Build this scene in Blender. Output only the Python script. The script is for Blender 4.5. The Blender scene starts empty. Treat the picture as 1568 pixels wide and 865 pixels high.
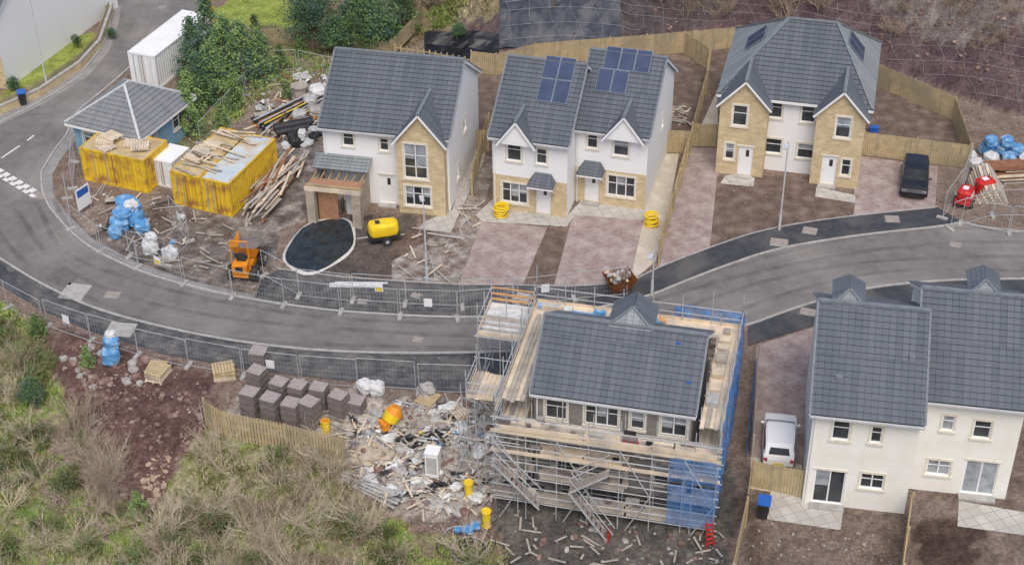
import bpy, math, random
import numpy as np
from mathutils import Vector, Matrix
random.seed(7); rng=np.random.default_rng(7)
R=random.uniform
# ---------------- survey frame (drone position over the site) ----------------
FP=2400.0; CX,CY=784.0,432.5; HC=54.3; PT=math.radians(35); RL=math.radians(0.5)
X0=Vector((1,0,0)); D0=Vector((0,-math.sin(PT),-math.cos(PT))); FW=Vector((0,math.cos(PT),-math.sin(PT)))
XC=X0*math.cos(RL)+D0*math.sin(RL); DC=-X0*math.sin(RL)+D0*math.cos(RL)
CAM=Vector((0,0,HC))
def ray(u,v): return XC*((u-CX)/FP)+DC*((v-CY)/FP)+FW
def Pz(u,v,z=0.0):
    d=ray(u,v); t=(z-HC)/d.z; return CAM+d*t
def line_fn(pts):
    w=[Pz(*p) for p in pts]; xs=[p.x for p in w]; ys=[p.y for p in w]; return np.array(xs),np.array(ys)
FX,FY=line_fn([(560,62),(640,76),(760,92),(1045,64),(1130,54),(1240,76),(1340,108),(1430,142),(1520,178),(1640,205)])
NX,NY=line_fn([(-80,420),(0,462),(60,500),(120,528),(210,552),(330,590),(560,605),(720,612),(760,640),(1110,740)])
XE=Pz(1135,740).x; MND=Pz(205,640)
def wav(x,y,s,o=0.0):
    return (np.sin(x*1.3*s+o)*np.cos(y*1.1*s-o*1.7)+.6*np.sin(x*2.9*s+y*1.7*s+o*3)+.4*np.cos(y*4.1*s-x*2.3*s+o))/2
def sstep(a,b,x):
    t=np.clip((x-a)/(b-a),0,1); return t*t*(3-2*t)
def hf(x,y):
    x=np.asarray(x,float); y=np.asarray(y,float)
    s=y-np.interp(x,FX,FY)-0.8
    k=sstep(-14.,-9.,x)
    far=np.clip(s,0,22)*.62*k
    far=far+np.clip(s,0,3)/3*k*(.35*wav(x,y,.8,1.)+.12*wav(x,y,2.3,3.))
    n=np.interp(x,NX,NY)-y-0.6
    kr=1-sstep(XE-.4,XE+.5,x)
    near=-np.clip(n*.32,0,2.0)*kr
    near=near+np.clip(n,0,2)/2*kr*(.2*wav(x,y,.9,2.)+.06*wav(x,y,3.1,.5))
    near=near+np.clip(n,0,2)/2*(1.0*np.exp(-(((x-MND.x)/3.5)**2+((y-MND.y)/3.)**2)))
    return far+near
def P(u,v,dz=0.0):
    d=ray(u,v); t=(16-HC)/d.z; 
    t1=t
    while t<400:
        q=CAM+d*t
        if q.z<=float(hf(q.x,q.y)): break
        t1=t; t+=1.5
    for _ in range(12):
        m=(t+t1)/2; q=CAM+d*m
        if q.z<=float(hf(q.x,q.y)): t=m
        else: t1=m
    q=CAM+d*t; q.z+=dz; return q
SC=bpy.context.scene; COL=SC.collection
# ---------------- materials ----------------
MATS={}; KB=1.22
def kb(c): return tuple(min(.86,x*KB) for x in c)
def mat(name,c1,c2=None,scale=1.0,rough=.8,c3=None,s2=None,metal=0,bump=0,spec=.3,alpha=None,lo=.35,hi=.65,detail=6,attr=None,anoise=None):
    if name in MATS: return MATS[name]
    c2=c2 or tuple(x*.8 for x in c1); c1=kb(c1);c2=kb(c2); c3=kb(c3) if c3 else None
    m=bpy.data.materials.new(name); m.use_nodes=True; nt=m.node_tree; N=nt.nodes; L=nt.links
    b=N['Principled BSDF']; b.inputs['Roughness'].default_value=rough; b.inputs['Metallic'].default_value=metal
    b.inputs['Specular IOR Level'].default_value=spec
    tc=N.new('ShaderNodeTexCoord')
    nz=N.new('ShaderNodeTexNoise'); nz.inputs['Scale'].default_value=scale; nz.inputs['Detail'].default_value=detail; nz.inputs['Roughness'].default_value=.62
    L.new(tc.outputs['Object'],nz.inputs['Vector'])
    r=N.new('ShaderNodeValToRGB'); r.color_ramp.elements[0].position=lo; r.color_ramp.elements[1].position=hi
    r.color_ramp.elements[0].color=(*c1,1); r.color_ramp.elements[1].color=(*c2,1)
    L.new(nz.outputs['Fac'],r.inputs['Fac']); out=r.outputs['Color']
    if c3:
        n2=N.new('ShaderNodeTexNoise'); n2.inputs['Scale'].default_value=s2 or scale*.2; n2.inputs['Detail'].default_value=5
        L.new(tc.outputs['Object'],n2.inputs['Vector'])
        r2=N.new('ShaderNodeValToRGB'); r2.color_ramp.elements[0].position=.48; r2.color_ramp.elements[1].position=.66
        L.new(n2.outputs['Fac'],r2.inputs['Fac'])
        mx=N.new('ShaderNodeMix'); mx.data_type='RGBA'; mx.inputs[7].default_value=(*c3,1)
        L.new(r2.outputs['Color'],mx.inputs[0]); L.new(out,mx.inputs[6]); out=mx.outputs[2]
    L.new(out,b.inputs['Base Color'])
    if bump:
        bp=N.new('ShaderNodeBump'); bp.inputs['Strength'].default_value=bump; bp.inputs['Distance'].default_value=.05
        L.new(nz.outputs['Fac'],bp.inputs['Height']); L.new(bp.outputs['Normal'],b.inputs['Normal'])
    if alpha is not None: b.inputs['Alpha'].default_value=alpha
    if anoise:
        n3=N.new('ShaderNodeTexNoise'); n3.inputs['Scale'].default_value=anoise[0]; n3.inputs['Detail'].default_value=8; n3.inputs['Roughness'].default_value=.7
        L.new(tc.outputs['Object'],n3.inputs['Vector']); mr=N.new('ShaderNodeMapRange'); mr.inputs[1].default_value=.38; mr.inputs[2].default_value=.7; mr.inputs[3].default_value=0; mr.inputs[4].default_value=anoise[1]
        L.new(n3.outputs['Fac'],mr.inputs[0]); L.new(mr.outputs[0],b.inputs['Alpha'])
    MATS[name]=m; return m
def bmat(name,c1,c2,mortar,bw,bh,ms=.02,rough=.85,offset=.5,bias=0,dirt=None,dscale=.5,bump=.3,coord='UV',rot=0,sq=1.0):
    if name in MATS: return MATS[name]
    d=dirt or tuple(x*.7 for x in c1); c1=kb(c1);c2=kb(c2);mortar=kb(mortar);d=kb(d)
    m=bpy.data.materials.new(name); m.use_nodes=True; nt=m.node_tree; N=nt.nodes; L=nt.links
    b=N['Principled BSDF']; b.inputs['Roughness'].default_value=rough; b.inputs['Specular IOR Level'].default_value=.3
    tc=N.new('ShaderNodeTexCoord'); mp=N.new('ShaderNodeMapping'); mp.inputs['Rotation'].default_value=(0,0,rot)
    L.new(tc.outputs[coord],mp.inputs['Vector'])
    br=N.new('ShaderNodeTexBrick'); br.offset=offset; br.squash=sq
    br.inputs['Color1'].default_value=(*c1,1); br.inputs['Color2'].default_value=(*c2,1); br.inputs['Mortar'].default_value=(*mortar,1)
    br.inputs['Scale'].default_value=1; br.inputs['Mortar Size'].default_value=ms; br.inputs['Bias'].default_value=bias
    br.inputs['Brick Width'].default_value=bw; br.inputs['Row Height'].default_value=bh; br.inputs['Mortar Smooth'].default_value=.3
    L.new(mp.outputs[0],br.inputs['Vector']); out=br.outputs['Color']
    nz=N.new('ShaderNodeTexNoise'); nz.inputs['Scale'].default_value=dscale; nz.inputs['Detail'].default_value=9; nz.inputs['Roughness'].default_value=.7
    L.new(tc.outputs['Object'],nz.inputs['Vector'])
    r=N.new('ShaderNodeValToRGB'); r.color_ramp.elements[0].position=.42; r.color_ramp.elements[1].position=.66
    L.new(nz.outputs['Fac'],r.inputs['Fac'])
    mx=N.new('ShaderNodeMix'); mx.data_type='RGBA'
    mx.inputs[7].default_value=(*d,1)
    ml=N.new('ShaderNodeMath'); ml.operation='MULTIPLY'; ml.inputs[1].default_value=.75
    L.new(r.outputs['Color'],ml.inputs[0]); L.new(ml.outputs[0],mx.inputs[0]); L.new(out,mx.inputs[6])
    L.new(mx.outputs[2],b.inputs['Base Color'])
    if bump:
        bp=N.new('ShaderNodeBump'); bp.inputs['Strength'].default_value=bump; bp.inputs['Distance'].default_value=.02; bp.invert=True
        L.new(br.outputs['Fac'],bp.inputs['Height']); L.new(bp.outputs['Normal'],b.inputs['Normal'])
    MATS[name]=m; return m
render=mat('white_render',(.80,.80,.79),(.70,.70,.69),.9,.9)
cream=mat('cream_render',(.76,.74,.67),(.66,.64,.58),.8,.9)
stone=bmat('sandstone_walling',(.60,.48,.29),(.45,.35,.20),(.54,.46,.34),.42,.2,.018,dirt=(.42,.33,.20),dscale=1.5)
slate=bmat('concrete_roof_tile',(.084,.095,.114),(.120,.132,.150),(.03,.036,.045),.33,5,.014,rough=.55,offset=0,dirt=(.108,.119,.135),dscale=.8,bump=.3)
slateL=bmat('pale_roof_tile',(.17,.19,.20),(.24,.26,.27),(.07,.08,.09),.33,5,.012,rough=.6,offset=0,dirt=(.2,.21,.21),dscale=.8,bump=.2)  # paler tile tone for hip ends, tip fronts and the porch roof
ridge=mat('ridge_tile',(.13,.145,.16),(.18,.195,.21),3,.6)
white=mat('white_upvc',(.75,.75,.75),(.68,.68,.68),2,.4)
surround=mat('cast_stone',(.66,.62,.53),(.56,.52,.43),4,.8)
glass=mat('window_glass',(.02,.025,.03),(.06,.065,.07),.7,.08,spec=.6)
glassL=mat('curtained_glass',(.35,.38,.4),(.18,.2,.22),1.5,.1,spec=.6)
grey=mat('galvanised_steel',(.46,.47,.48),(.33,.34,.35),3,.5,metal=.15)
lampm=mat('lamp_grey',(.5,.51,.52),(.4,.41,.42),3,.5)
black=mat('black_plastic',(.02,.02,.022),(.04,.04,.043),2,.5)
timber=mat('fence_timber',(.47,.37,.22),(.36,.28,.16),2.5,.85,c3=(.30,.25,.16),s2=.5)
timberG=mat('old_fence_timber',(.40,.32,.20),(.29,.24,.15),2.5,.85,c3=(.24,.23,.13),s2=.6)
plank=mat('scaffold_board',(.66,.55,.41),(.52,.43,.32),1.5,.8,c3=(.42,.37,.31),s2=.9)
plank2=mat('weathered_shade_board',(.40,.36,.31),(.27,.24,.205),2,.85)
orangew=mat('orange_timber',(.60,.33,.14),(.46,.24,.1),2,.7)
yellow=mat('yellow_paint',(.66,.44,.03),(.54,.35,.03),1.5,.5,c3=(.33,.16,.05),s2=1.3)
yellowP=mat('yellow_plastic',(.75,.52,.02),(.65,.43,.02),2,.4)
orange=mat('orange_paint',(.70,.27,.02),(.52,.18,.02),3,.45)
red=mat('red_paint',(.50,.03,.025),(.38,.02,.02),3,.4)
blueT=mat('blue_tarpaulin',(.07,.20,.42),(.11,.30,.52),3,.55,c3=(.3,.42,.54),s2=2)
blueP=mat('blue_plastic',(.02,.09,.34),(.03,.12,.4),3,.4)
blueC=mat('blue_cladding',(.22,.36,.46),(.15,.29,.39),1.2,.7)
whiteb=mat('woven_bag',(.62,.62,.61),(.40,.41,.41),3,.8)
dirtyb=mat('dirty_bag',(.42,.41,.39),(.25,.24,.225),3,.85)
concrete=mat('concrete',(.40,.385,.36),(.28,.27,.255),2,.9)
kerbm=mat('kerb_concrete',(.40,.39,.37),(.28,.27,.25),3,.9)
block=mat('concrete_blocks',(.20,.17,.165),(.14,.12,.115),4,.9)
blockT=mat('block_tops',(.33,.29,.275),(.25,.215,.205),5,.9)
rust=mat('rusty_steel',(.28,.13,.07),(.17,.08,.05),3,.8)
pipeo=mat('orange_pipe',(.46,.20,.08),(.34,.14,.06),2,.5)
rockm=mat('stone_rubble',(.20,.125,.105),(.12,.07,.06),3,.95,c3=(.3,.22,.19),s2=1.5)
rockg=mat('grey_rubble',(.38,.36,.33),(.23,.215,.20),3,.95)
pvc=mat('solar_panel',(.03,.046,.09),(.046,.066,.12),.8,.15,spec=.6)
pvf=mat('solar_frame',(.22,.25,.30),(.18,.2,.24),2,.4)
bluenet=mat('blue_debris_net',(.05,.19,.52),(.09,.28,.62),2.5,.7,anoise=(1.6,1.2))
bluenetF=mat('blue_debris_net_thin',(.06,.18,.46),(.1,.26,.55),2.5,.7,alpha=.42)
leafA=mat('leaf_dark',(.035,.075,.035),(.06,.11,.045),2,.7); leafB=mat('leaf_mid',(.09,.16,.06),(.13,.21,.07),2,.7); leafC=mat('leaf_light',(.19,.28,.09),(.25,.33,.11),2,.7)
leafO=mat('leaf_ochre',(.42,.28,.03),(.34,.22,.04),2,.7)
leafBG=mat('leaf_blue_green',(.05,.10,.08),(.08,.15,.11),2,.7)
leafM=mat('bramble_leaf',(.10,.12,.04),(.17,.15,.06),2,.8)
bark=mat('bark',(.16,.12,.09),(.24,.19,.15),5,.9)
twig=mat('pale_twig',(.52,.45,.34),(.38,.32,.23),2,.9)
twig2=mat('brown_twig',(.34,.27,.20),(.23,.175,.13),2,.9)
tarpw=mat('dirty_sheet',(.44,.44,.43),(.28,.28,.28),2,.6)
blacks=mat('black_sheet',(.022,.024,.028),(.045,.047,.052),1.5,.4)
# ---------------- mesh builder ----------------
I4=Matrix.Identity(4)
class MB:
    def __init__(s): s.v=[];s.f=[];s.m=[];s.ml=[]
    def mi(s,m):
        if m not in s.ml: s.ml.append(m)
        return s.ml.index(m)
    def poly(s,pts,m,M=None):
        n=len(s.v)
        for p in pts:
            p=Vector(p); s.v.append(tuple(M@p) if M else tuple(p))
        s.f.append(tuple(range(n,n+len(pts)))); s.m.append(s.mi(m))
    def box(s,a,b,m,M=None,top=None):
        n=len(s.v); x0,y0,z0=a; x1,y1,z1=b
        for p in ((x0,y0,z0),(x1,y0,z0),(x1,y1,z0),(x0,y1,z0),(x0,y0,z1),(x1,y0,z1),(x1,y1,z1),(x0,y1,z1)):
            s.v.append(tuple(M@Vector(p)) if M else p)
        k=s.mi(m); kt=s.mi(top) if top else k
        for f,kk in (((3,2,1,0),k),((4,5,6,7),kt),((0,1,5,4),k),((1,2,6,5),k),((2,3,7,6),k),((3,0,4,7),k)):
            s.f.append(tuple(n+i for i in f)); s.m.append(kk)
    def cyl(s,p,q,r,m,n=6,r2=None,cap=True):
        p=Vector(p);q=Vector(q); d=q-p
        if d.length<1e-6: return
        d.normalize(); a=d.orthogonal().normalized(); b=d.cross(a); r2=r if r2 is None else r2
        o=len(s.v)
        for c,rr in ((p,r),(q,r2)):
            for i in range(n):
                t=2*math.pi*i/n; s.v.append(tuple(c+a*math.cos(t)*rr+b*math.sin(t)*rr))
        k=s.mi(m)
        for i in range(n):
            j=(i+1)%n; s.f.append((o+i,o+j,o+n+j,o+n+i)); s.m.append(k)
        if cap:
            s.f.append(tuple(o+i for i in range(n-1,-1,-1))); s.m.append(k)
            s.f.append(tuple(o+n+i for i in range(n))); s.m.append(k)
    def blob(s,c,r,m,k=2.0,j=.1,nu=9,nv=6,rot=0,M=None):
        o=len(s.v); c=Vector(c); cr,sr=math.cos(rot),math.sin(rot)
        for a in range(nv+1):
            ph=math.pi*a/nv
            for b in range(nu):
                th=2*math.pi*b/nu
                x,y,z=math.sin(ph)*math.cos(th),math.sin(ph)*math.sin(th),math.cos(ph)
                q=(abs(x)**k+abs(y)**k+abs(z)**k)**(1/k); jj=(1+R(-j,j))/q
                x*=r[0]*jj;y*=r[1]*jj;z*=r[2]*jj
                p=c+Vector((x*cr-y*sr,x*sr+y*cr,z)); s.v.append(tuple(M@p) if M else tuple(p))
        kk=s.mi(m)
        for a in range(nv):
            for b in range(nu):
                b2=(b+1)%nu; s.f.append((o+a*nu+b,o+(a+1)*nu+b,o+(a+1)*nu+b2,o+a*nu+b2)); s.m.append(kk)
    def torus(s,c,Rr,r,m,n=18,k=5,tilt=0):
        o=len(s.v)
        for i in range(n):
            t=2*math.pi*i/n
            for j in range(k):
                a=2*math.pi*j/k; rr=Rr+r*math.cos(a)
                s.v.append((c[0]+rr*math.cos(t),c[1]+rr*math.sin(t),c[2]+r*math.sin(a)+tilt*rr*math.cos(t)))
        kk=s.mi(m)
        for i in range(n):
            for j in range(k):
                i2=(i+1)%n;j2=(j+1)%k; s.f.append((o+i*k+j,o+i2*k+j,o+i2*k+j2,o+i*k+j2)); s.m.append(kk)
    def build(s,name,parent=None,M=None,uv=False,smooth=False):
        c=Vector((0,0,0))
        if not s.v: return None
        V=np.array(s.v,float)
        if parent is None and M is None:
            c=Vector(((V[:,0].min()+V[:,0].max())/2,(V[:,1].min()+V[:,1].max())/2,float(V[:,2].min())))
            V=V-np.array(c)
        me=bpy.data.meshes.new(name); me.from_pydata(V.tolist(),[],s.f); 
        for m in s.ml: me.materials.append(m)
        me.polygons.foreach_set('material_index',s.m)
        if smooth: me.polygons.foreach_set('use_smooth',[True]*len(s.f))
        if uv:
            ul=me.uv_layers.new(name='UVMap'); me.update(); d=ul.data
            for p in me.polygons:
                n=p.normal; u=Vector((0,0,1)).cross(n)
                if u.length<.05: u=Vector((1,0,0)); w=Vector((0,1,0))
                else: u.normalize(); w=n.cross(u)
                for li in p.loop_indices:
                    co=me.vertices[me.loops[li].vertex_index].co; d[li].uv=(co.dot(u),co.dot(w))
        me.update()
        ob=bpy.data.objects.new(name,me); COL.objects.link(ob)
        if parent: ob.parent=parent
        if M is not None: ob.matrix_world=M
        elif parent is None: ob.location=c
        return ob
def empty(name,M):
    e=bpy.data.objects.new(name,None); COL.objects.link(e); e.matrix_world=M; e.empty_display_size=.5; return e
def frame(p,q,z=None):
    p=Vector(p);q=Vector(q); d=(q-p); d.z=0; d.normalize(); y=Vector((-d.y,d.x,0))
    return Matrix(((d.x,y.x,0,p.x),(d.y,y.y,0,p.y),(0,0,1,p.z if z is None else z),(0,0,0,1)))
def place(u,v,ang=0,z=None):
    p=P(u,v); return Matrix.Translation(p)@Matrix.Rotation(math.radians(ang),4,'Z')
# ---------------- ground ----------------
def inpoly(px,py,poly):
    r=np.zeros(px.shape,bool); n=len(poly); j=n-1
    for i in range(n):
        xi,yi=poly[i];xj,yj=poly[j]
        c=((yi>py)!=(yj>py))&(px<(xj-xi)*(py-yi)/((yj-yi)+1e-12)+xi); r^=c; j=i
    return r
def wpoly(pts): return [(q.x,q.y) for q in (P(*p) for p in pts)]
def make_ground():
    xs=np.concatenate([[-3000,-1200,-500,-220,-120,-80],np.arange(-62,62.01,.34),[80,120,220,500,1200,3000]])
    ys=np.concatenate([[-1500,-500,-150,-30,15,30],np.arange(42,148,.34),[170,210,300,600,1500,4000]])
    X,Y=np.meshgrid(xs,ys); Z=hf(X,Y)
    nx,ny=len(xs),len(ys)
    C=np.empty(X.shape+(3,)); C[:]=(.20,.15,.12)
    jx=X+.5*wav(X,Y,1.7,.3)+.25*wav(X,Y,4.1,2.); jy=Y+.6*wav(X,Y,1.9,4.)+.3*wav(X,Y,4.7,1.)
    n1=wav(X,Y,.5,1)*.5+wav(X,Y,2.3,3)*.5+rng.normal(0,.3,X.shape)
    def zone(pts,c1,c2,k=.5):
        m=inpoly(jx,jy,wpoly(pts)); w=np.clip(.5+n1*k,0,1)[...,None]
        C[m]=(np.array(c1)*(1-w)+np.array(c2)*w)[m]
    w=np.clip(.5+n1*.6,0,1)[...,None]
    far=(Y>132)|(Z>.12)&(Y>85)
    emb=(np.array((.066,.042,.048))*(1-w)+np.array((.125,.088,.088))*w); C[far]=emb[far]
    zone([(600,20),(650,0),(760,-25),(1100,-25),(1125,22),(1010,55),(830,72),(770,80),(760,40)],(.055,.046,.05),(.10,.08,.078))
    zone([(640,-30),(770,-30),(760,25),(660,55),(620,70),(605,40)],(.13,.10,.06),(.22,.19,.12))
    zone([(1300,-30),(1620,-30),(1620,50),(1470,70),(1400,50)],(.10,.08,.078),(.20,.17,.15),.9)
    zone([(318,45),(330,12),(400,-20),(470,-20),(470,45)],(.20,.26,.05),(.27,.30,.08))
    zone([(250,230),(275,150),(300,60),(330,40),(470,40),(620,75),(520,110),(400,150),(330,230)],(.12,.14,.05),(.24,.20,.13),.8)
    zone([(470,45),(470,-25),(640,-25),(620,75)],(.12,.11,.06),(.2,.17,.1))
    zone([(10,140),(112,48),(150,55),(118,100),(60,138),(0,165),(-40,170)],(.20,.25,.05),(.28,.31,.08))
    zone([(80,335),(240,290),(300,230),(400,150),(505,110),(510,330),(440,350),(425,420),(395,465),(250,440),(130,390)],(.27,.215,.18),(.17,.13,.105),.8)
    zone([(400,215),(500,190),(505,300),(430,330),(400,400),(345,415),(380,300)],(.46,.39,.36),(.24,.18,.155),.9)
    zone([(500,330),(640,330),(610,430),(430,415)],(.075,.062,.055),(.12,.10,.09))
    zone([(600,360),(742,340),(748,230),(760,240),(735,345),(705,440),(600,432)],(.10,.065,.052),(.18,.13,.105),.7)
    zone([(-120,440),(0,440),(330,585),(560,600),(760,610),(760,900),(-120,1000)],(.17,.12,.10),(.25,.18,.14))
    zone([(80,500),(330,575),(345,650),(300,670),(240,770),(200,800),(150,745),(110,640),(75,560)],(.085,.048,.044),(.155,.095,.082),.7)
    zone([(-120,455),(20,470),(75,520),(72,570),(110,630),(150,750),(230,800),(230,960),(-120,960)],(.13,.18,.05),(.30,.26,.16),1.1)
    zone([(60,640),(150,650),(185,760),(160,830),(60,760)],(.19,.14,.115),(.32,.26,.21),.9)
    zone([(230,790),(300,670),(345,655),(525,705),(545,760),(640,815),(780,840),(760,960),(210,960)],(.15,.16,.055),(.35,.31,.21),1.1)
    zone([(560,790),(640,815),(780,838),(770,960),(600,960)],(.19,.19,.06),(.24,.19,.14),1.)
    zone([(350,600),(560,600),(760,612),(780,700),(740,800),(640,800),(560,770),(530,700),(350,650)],(.38,.34,.30),(.17,.14,.115),1.)
    zone([(760,700),(1125,700),(1125,920),(760,920)],(.065,.062,.06),(.12,.108,.095),.7)
    zone([(1135,640),(1600,640),(1600,960),(1110,960)],(.13,.095,.078),(.20,.155,.13),.8)
    zone([(1400,800),(1500,790),(1490,900),(1395,900)],(.05,.033,.028),(.10,.07,.06),.8)
    g2=(Y<40)|(X<-66)|(X>66); C[g2]=(.12,.13,.05)
    C*=1.2
    me=bpy.data.meshes.new('ground'); 
    V=np.stack([X,Y,Z],-1).reshape(-1,3)
    idx=np.arange(nx*ny).reshape(ny,nx)
    Fc=np.stack([idx[:-1,:-1],idx[:-1,1:],idx[1:,1:],idx[1:,:-1]],-1).reshape(-1,4)
    me.from_pydata(V.tolist(),[],Fc.tolist())
    ca=me.color_attributes.new('zone','FLOAT_COLOR','POINT')
    ca.data.foreach_set('color',np.concatenate([C.reshape(-1,3),np.ones((nx*ny,1))],1).ravel())
    me.polygons.foreach_set('use_smooth',[True]*len(me.polygons))
    m=bpy.data.materials.new('bare_ground'); m.use_nodes=True; N=m.node_tree.nodes; L=m.node_tree.links; b=N['Principled BSDF']; b.inputs['Roughness'].default_value=.95; b.inputs['Specular IOR Level'].default_value=.15
    at=N.new('ShaderNodeAttribute'); at.attribute_name='zone'; tc=N.new('ShaderNodeTexCoord')
    def nzf(sc,lo,hi,a,bb,det=8):
        n=N.new('ShaderNodeTexNoise'); n.inputs['Scale'].default_value=sc; n.inputs['Detail'].default_value=det; n.inputs['Roughness'].default_value=.75
        L.new(tc.outputs['Object'],n.inputs['Vector']); r=N.new('ShaderNodeMapRange'); r.inputs[1].default_value=lo;r.inputs[2].default_value=hi;r.inputs[3].default_value=a;r.inputs[4].default_value=bb
        L.new(n.outputs['Fac'],r.inputs[0]); return r.outputs[0],n
    a,_=nzf(.9,.3,.7,.55,1.45); c,n2=nzf(5,.3,.7,.4,1.65); 
    mu=N.new('ShaderNodeMath'); mu.operation='MULTIPLY'; L.new(a,mu.inputs[0]); L.new(c,mu.inputs[1])
    vm=N.new('ShaderNodeVectorMath'); vm.operation='SCALE'; L.new(at.outputs['Color'],vm.inputs[0]); L.new(mu.outputs[0],vm.inputs['Scale'])
    vo=N.new('ShaderNodeTexVoronoi'); vo.inputs['Scale'].default_value=6; L.new(tc.outputs['Object'],vo.inputs['Vector'])
    rr=N.new('ShaderNodeValToRGB'); rr.color_ramp.elements[0].position=.0; rr.color_ramp.elements[1].position=.2; rr.color_ramp.elements[0].color=(.28,.28,.28,1); rr.color_ramp.elements[1].color=(0,0,0,1)
    L.new(vo.outputs['Distance'],rr.inputs[0])
    mx=N.new('ShaderNodeMix'); mx.data_type='RGBA'; mx.inputs[7].default_value=(.42,.35,.3,1); L.new(rr.outputs[0],mx.inputs[0]); L.new(vm.outputs[0],mx.inputs[6]); L.new(mx.outputs[2],b.inputs['Base Color'])
    bp=N.new('ShaderNodeBump'); bp.inputs['Strength'].default_value=.9; bp.inputs['Distance'].default_value=.15; L.new(n2.outputs['Fac'],bp.inputs['Height']); L.new(bp.outputs['Normal'],b.inputs['Normal'])
    me.materials.append(m); ob=bpy.data.objects.new('ground',me); COL.objects.link(ob)
make_ground()
# ---------------- flat sheets ----------------
def chaikin(pts,k=2,closed=True):
    for _ in range(k):
        o=[]; n=len(pts); rg=range(n) if closed else range(n-1)
        if not closed: o.append(pts[0])
        for i in rg:
            p,q=pts[i],pts[(i+1)%n]; o+= [p*.75+q*.25,p*.25+q*.75]
        if not closed: o.append(pts[-1])
        pts=o
    return pts
def sheet(name,pts,m,z,smooth=0):
    w=[Pz(*p) for p in pts]
    if smooth: w=chaikin(w,smooth)
    mb=MB(); q=[Vector((p.x,p.y,z)) for p in w]
    ar=sum(q[i].x*q[(i+1)%len(q)].y-q[(i+1)%len(q)].x*q[i].y for i in range(len(q)))
    if ar<0: q=q[::-1]
    mb.poly(q,m); ob=mb.build(name,uv=True); return ob
asph=mat('worn_asphalt',(.178,.168,.162),(.125,.118,.114),1.1,.8,c3=(.222,.207,.195),s2=.16,bump=.15,detail=12)
asphD=mat('new_asphalt',(.036,.039,.046),(.060,.063,.070),2,.75,c3=(.10,.097,.095),s2=.35,bump=.15)
pave=bmat('block_paving',(.31,.225,.21),(.22,.155,.145),(.19,.16,.15),.21,.105,.012,dirt=(.43,.375,.35),dscale=.9,bump=.2,rot=.3)
slab=bmat('concrete_slabs',(.46,.445,.41),(.38,.365,.34),(.2,.185,.165),.6,.6,.02,offset=0,dirt=(.33,.305,.275),dscale=.8,rot=-.33)
gravel=mat('pale_gravel',(.50,.45,.36),(.37,.325,.27),9,.95,c3=(.55,.51,.44),s2=.8,bump=.4)
soil=mat('garden_soil',(.155,.11,.088),(.07,.048,.039),2.2,.98,c3=(.19,.145,.12),s2=1.1,bump=1.,detail=14)
road_up=[(63,265),(65,300),(85,332),(128,375),(200,412),(290,440),(390,460),(500,476),(600,483),(700,487),(800,485),(900,476),(990,456),(1050,431),(1110,408),(1180,384),(1260,369),(1350,357),(1440,348),(1475,341)]
road_lo=[(1640,428),(1500,428),(1420,432),(1330,441),(1250,462),(1190,482),(1145,500),(1000,524),(860,536),(720,541),(600,542),(470,537),(350,522),(250,502),(150,476),(70,440),(0,397),(-90,340)]
sheet('road',[(350,-60),(325,0),(300,28),(255,52),(205,100),(160,138),(110,178),(105,205),(85,228)]+road_up+[(1510,352),(1640,362)]+road_lo+[(-90,225),(0,185),(70,150),(130,112),(160,75),(172,35),(185,-60)],asph,.020)
opv=mat('old_pavement',(.27,.26,.25),(.20,.19,.185),1,.85)
sheet('pavement',[(-90,228),(0,192),(70,158),(135,118),(168,78),(182,35),(195,-60),(178,-60),(165,30),(150,72),(118,104),(60,143),(0,172),(-90,208)],opv,.026)
sheet('pavement',[(110,178),(105,205),(85,228),(63,265),(65,300),(85,332),(128,375),(200,412),(290,440),(390,460),(390,452),(290,430),(210,402),(140,365),(100,325),(82,297),(80,268),(98,238),(118,215),(122,185)],opv,.026)
sheet('footpath',[(425,413),(520,425),(600,431),(700,437),(800,438),(870,440),(940,436),(975,428),(1010,410),(1080,383),(1160,355),(1250,339),(1350,327),(1435,318),(1475,341),(1440,348),(1350,357),(1260,369),(1180,384),(1110,408),(1050,431),(990,456),(900,476),(800,485),(700,487),(600,483),(500,476),(390,460),(400,430)],asphD,.030)
sheet('footpath',[(-90,340),(0,397),(70,440),(150,476),(250,502),(350,522),(470,537),(600,542),(720,541),(860,536),(860,600),(720,603),(600,592),(500,580),(380,566),(250,542),(150,512),(60,474),(0,437),(-90,385)],asphD,.030)
sheet('footpath',[(1640,428),(1500,428),(1420,432),(1330,441),(1250,462),(1190,482),(1145,500),(1145,530),(1250,498),(1330,470),(1640,460)],asphD,.030)
dust=mat('road_dust',(.30,.275,.25),(.26,.235,.215),.6,.9,anoise=(.35,.45)); wetm=mat('tyre_marks',(.09,.08,.075),(.07,.065,.06),1,.6,anoise=(.4,.3))
dustf=mat('path_dust',(.24,.225,.21),(.19,.18,.165),2,.9,anoise=(1.1,.8))
mudp=mat('dried_mud_film',(.56,.52,.48),(.42,.37,.33),2,.9,anoise=(1.2,.85)); mudd=mat('wet_mud',(.085,.065,.055),(.06,.05,.045),2,.35,anoise=(.8,.8))
def strip(pts,offs,w,m,z,name):
    q=chaikin([Pz(*p) for p in pts],3,False)
    for o in offs:
        mb=MB(); pr=None
        for i in range(len(q)):
            a=q[max(0,i-1)];b=q[min(len(q)-1,i+1)]; d=(b-a); d.z=0; d.normalize(); n=Vector((-d.y,d.x,0)); oo=o+.25*math.sin(i*.21+o)
            c=(q[i]+n*(oo-w/2),q[i]+n*(oo+w/2))
            if pr: mb.poly([(pr[0].x,pr[0].y,z),(c[0].x,c[0].y,z),(c[1].x,c[1].y,z),(pr[1].x,pr[1].y,z)],m)
            pr=c
        mb.build(name)
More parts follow.
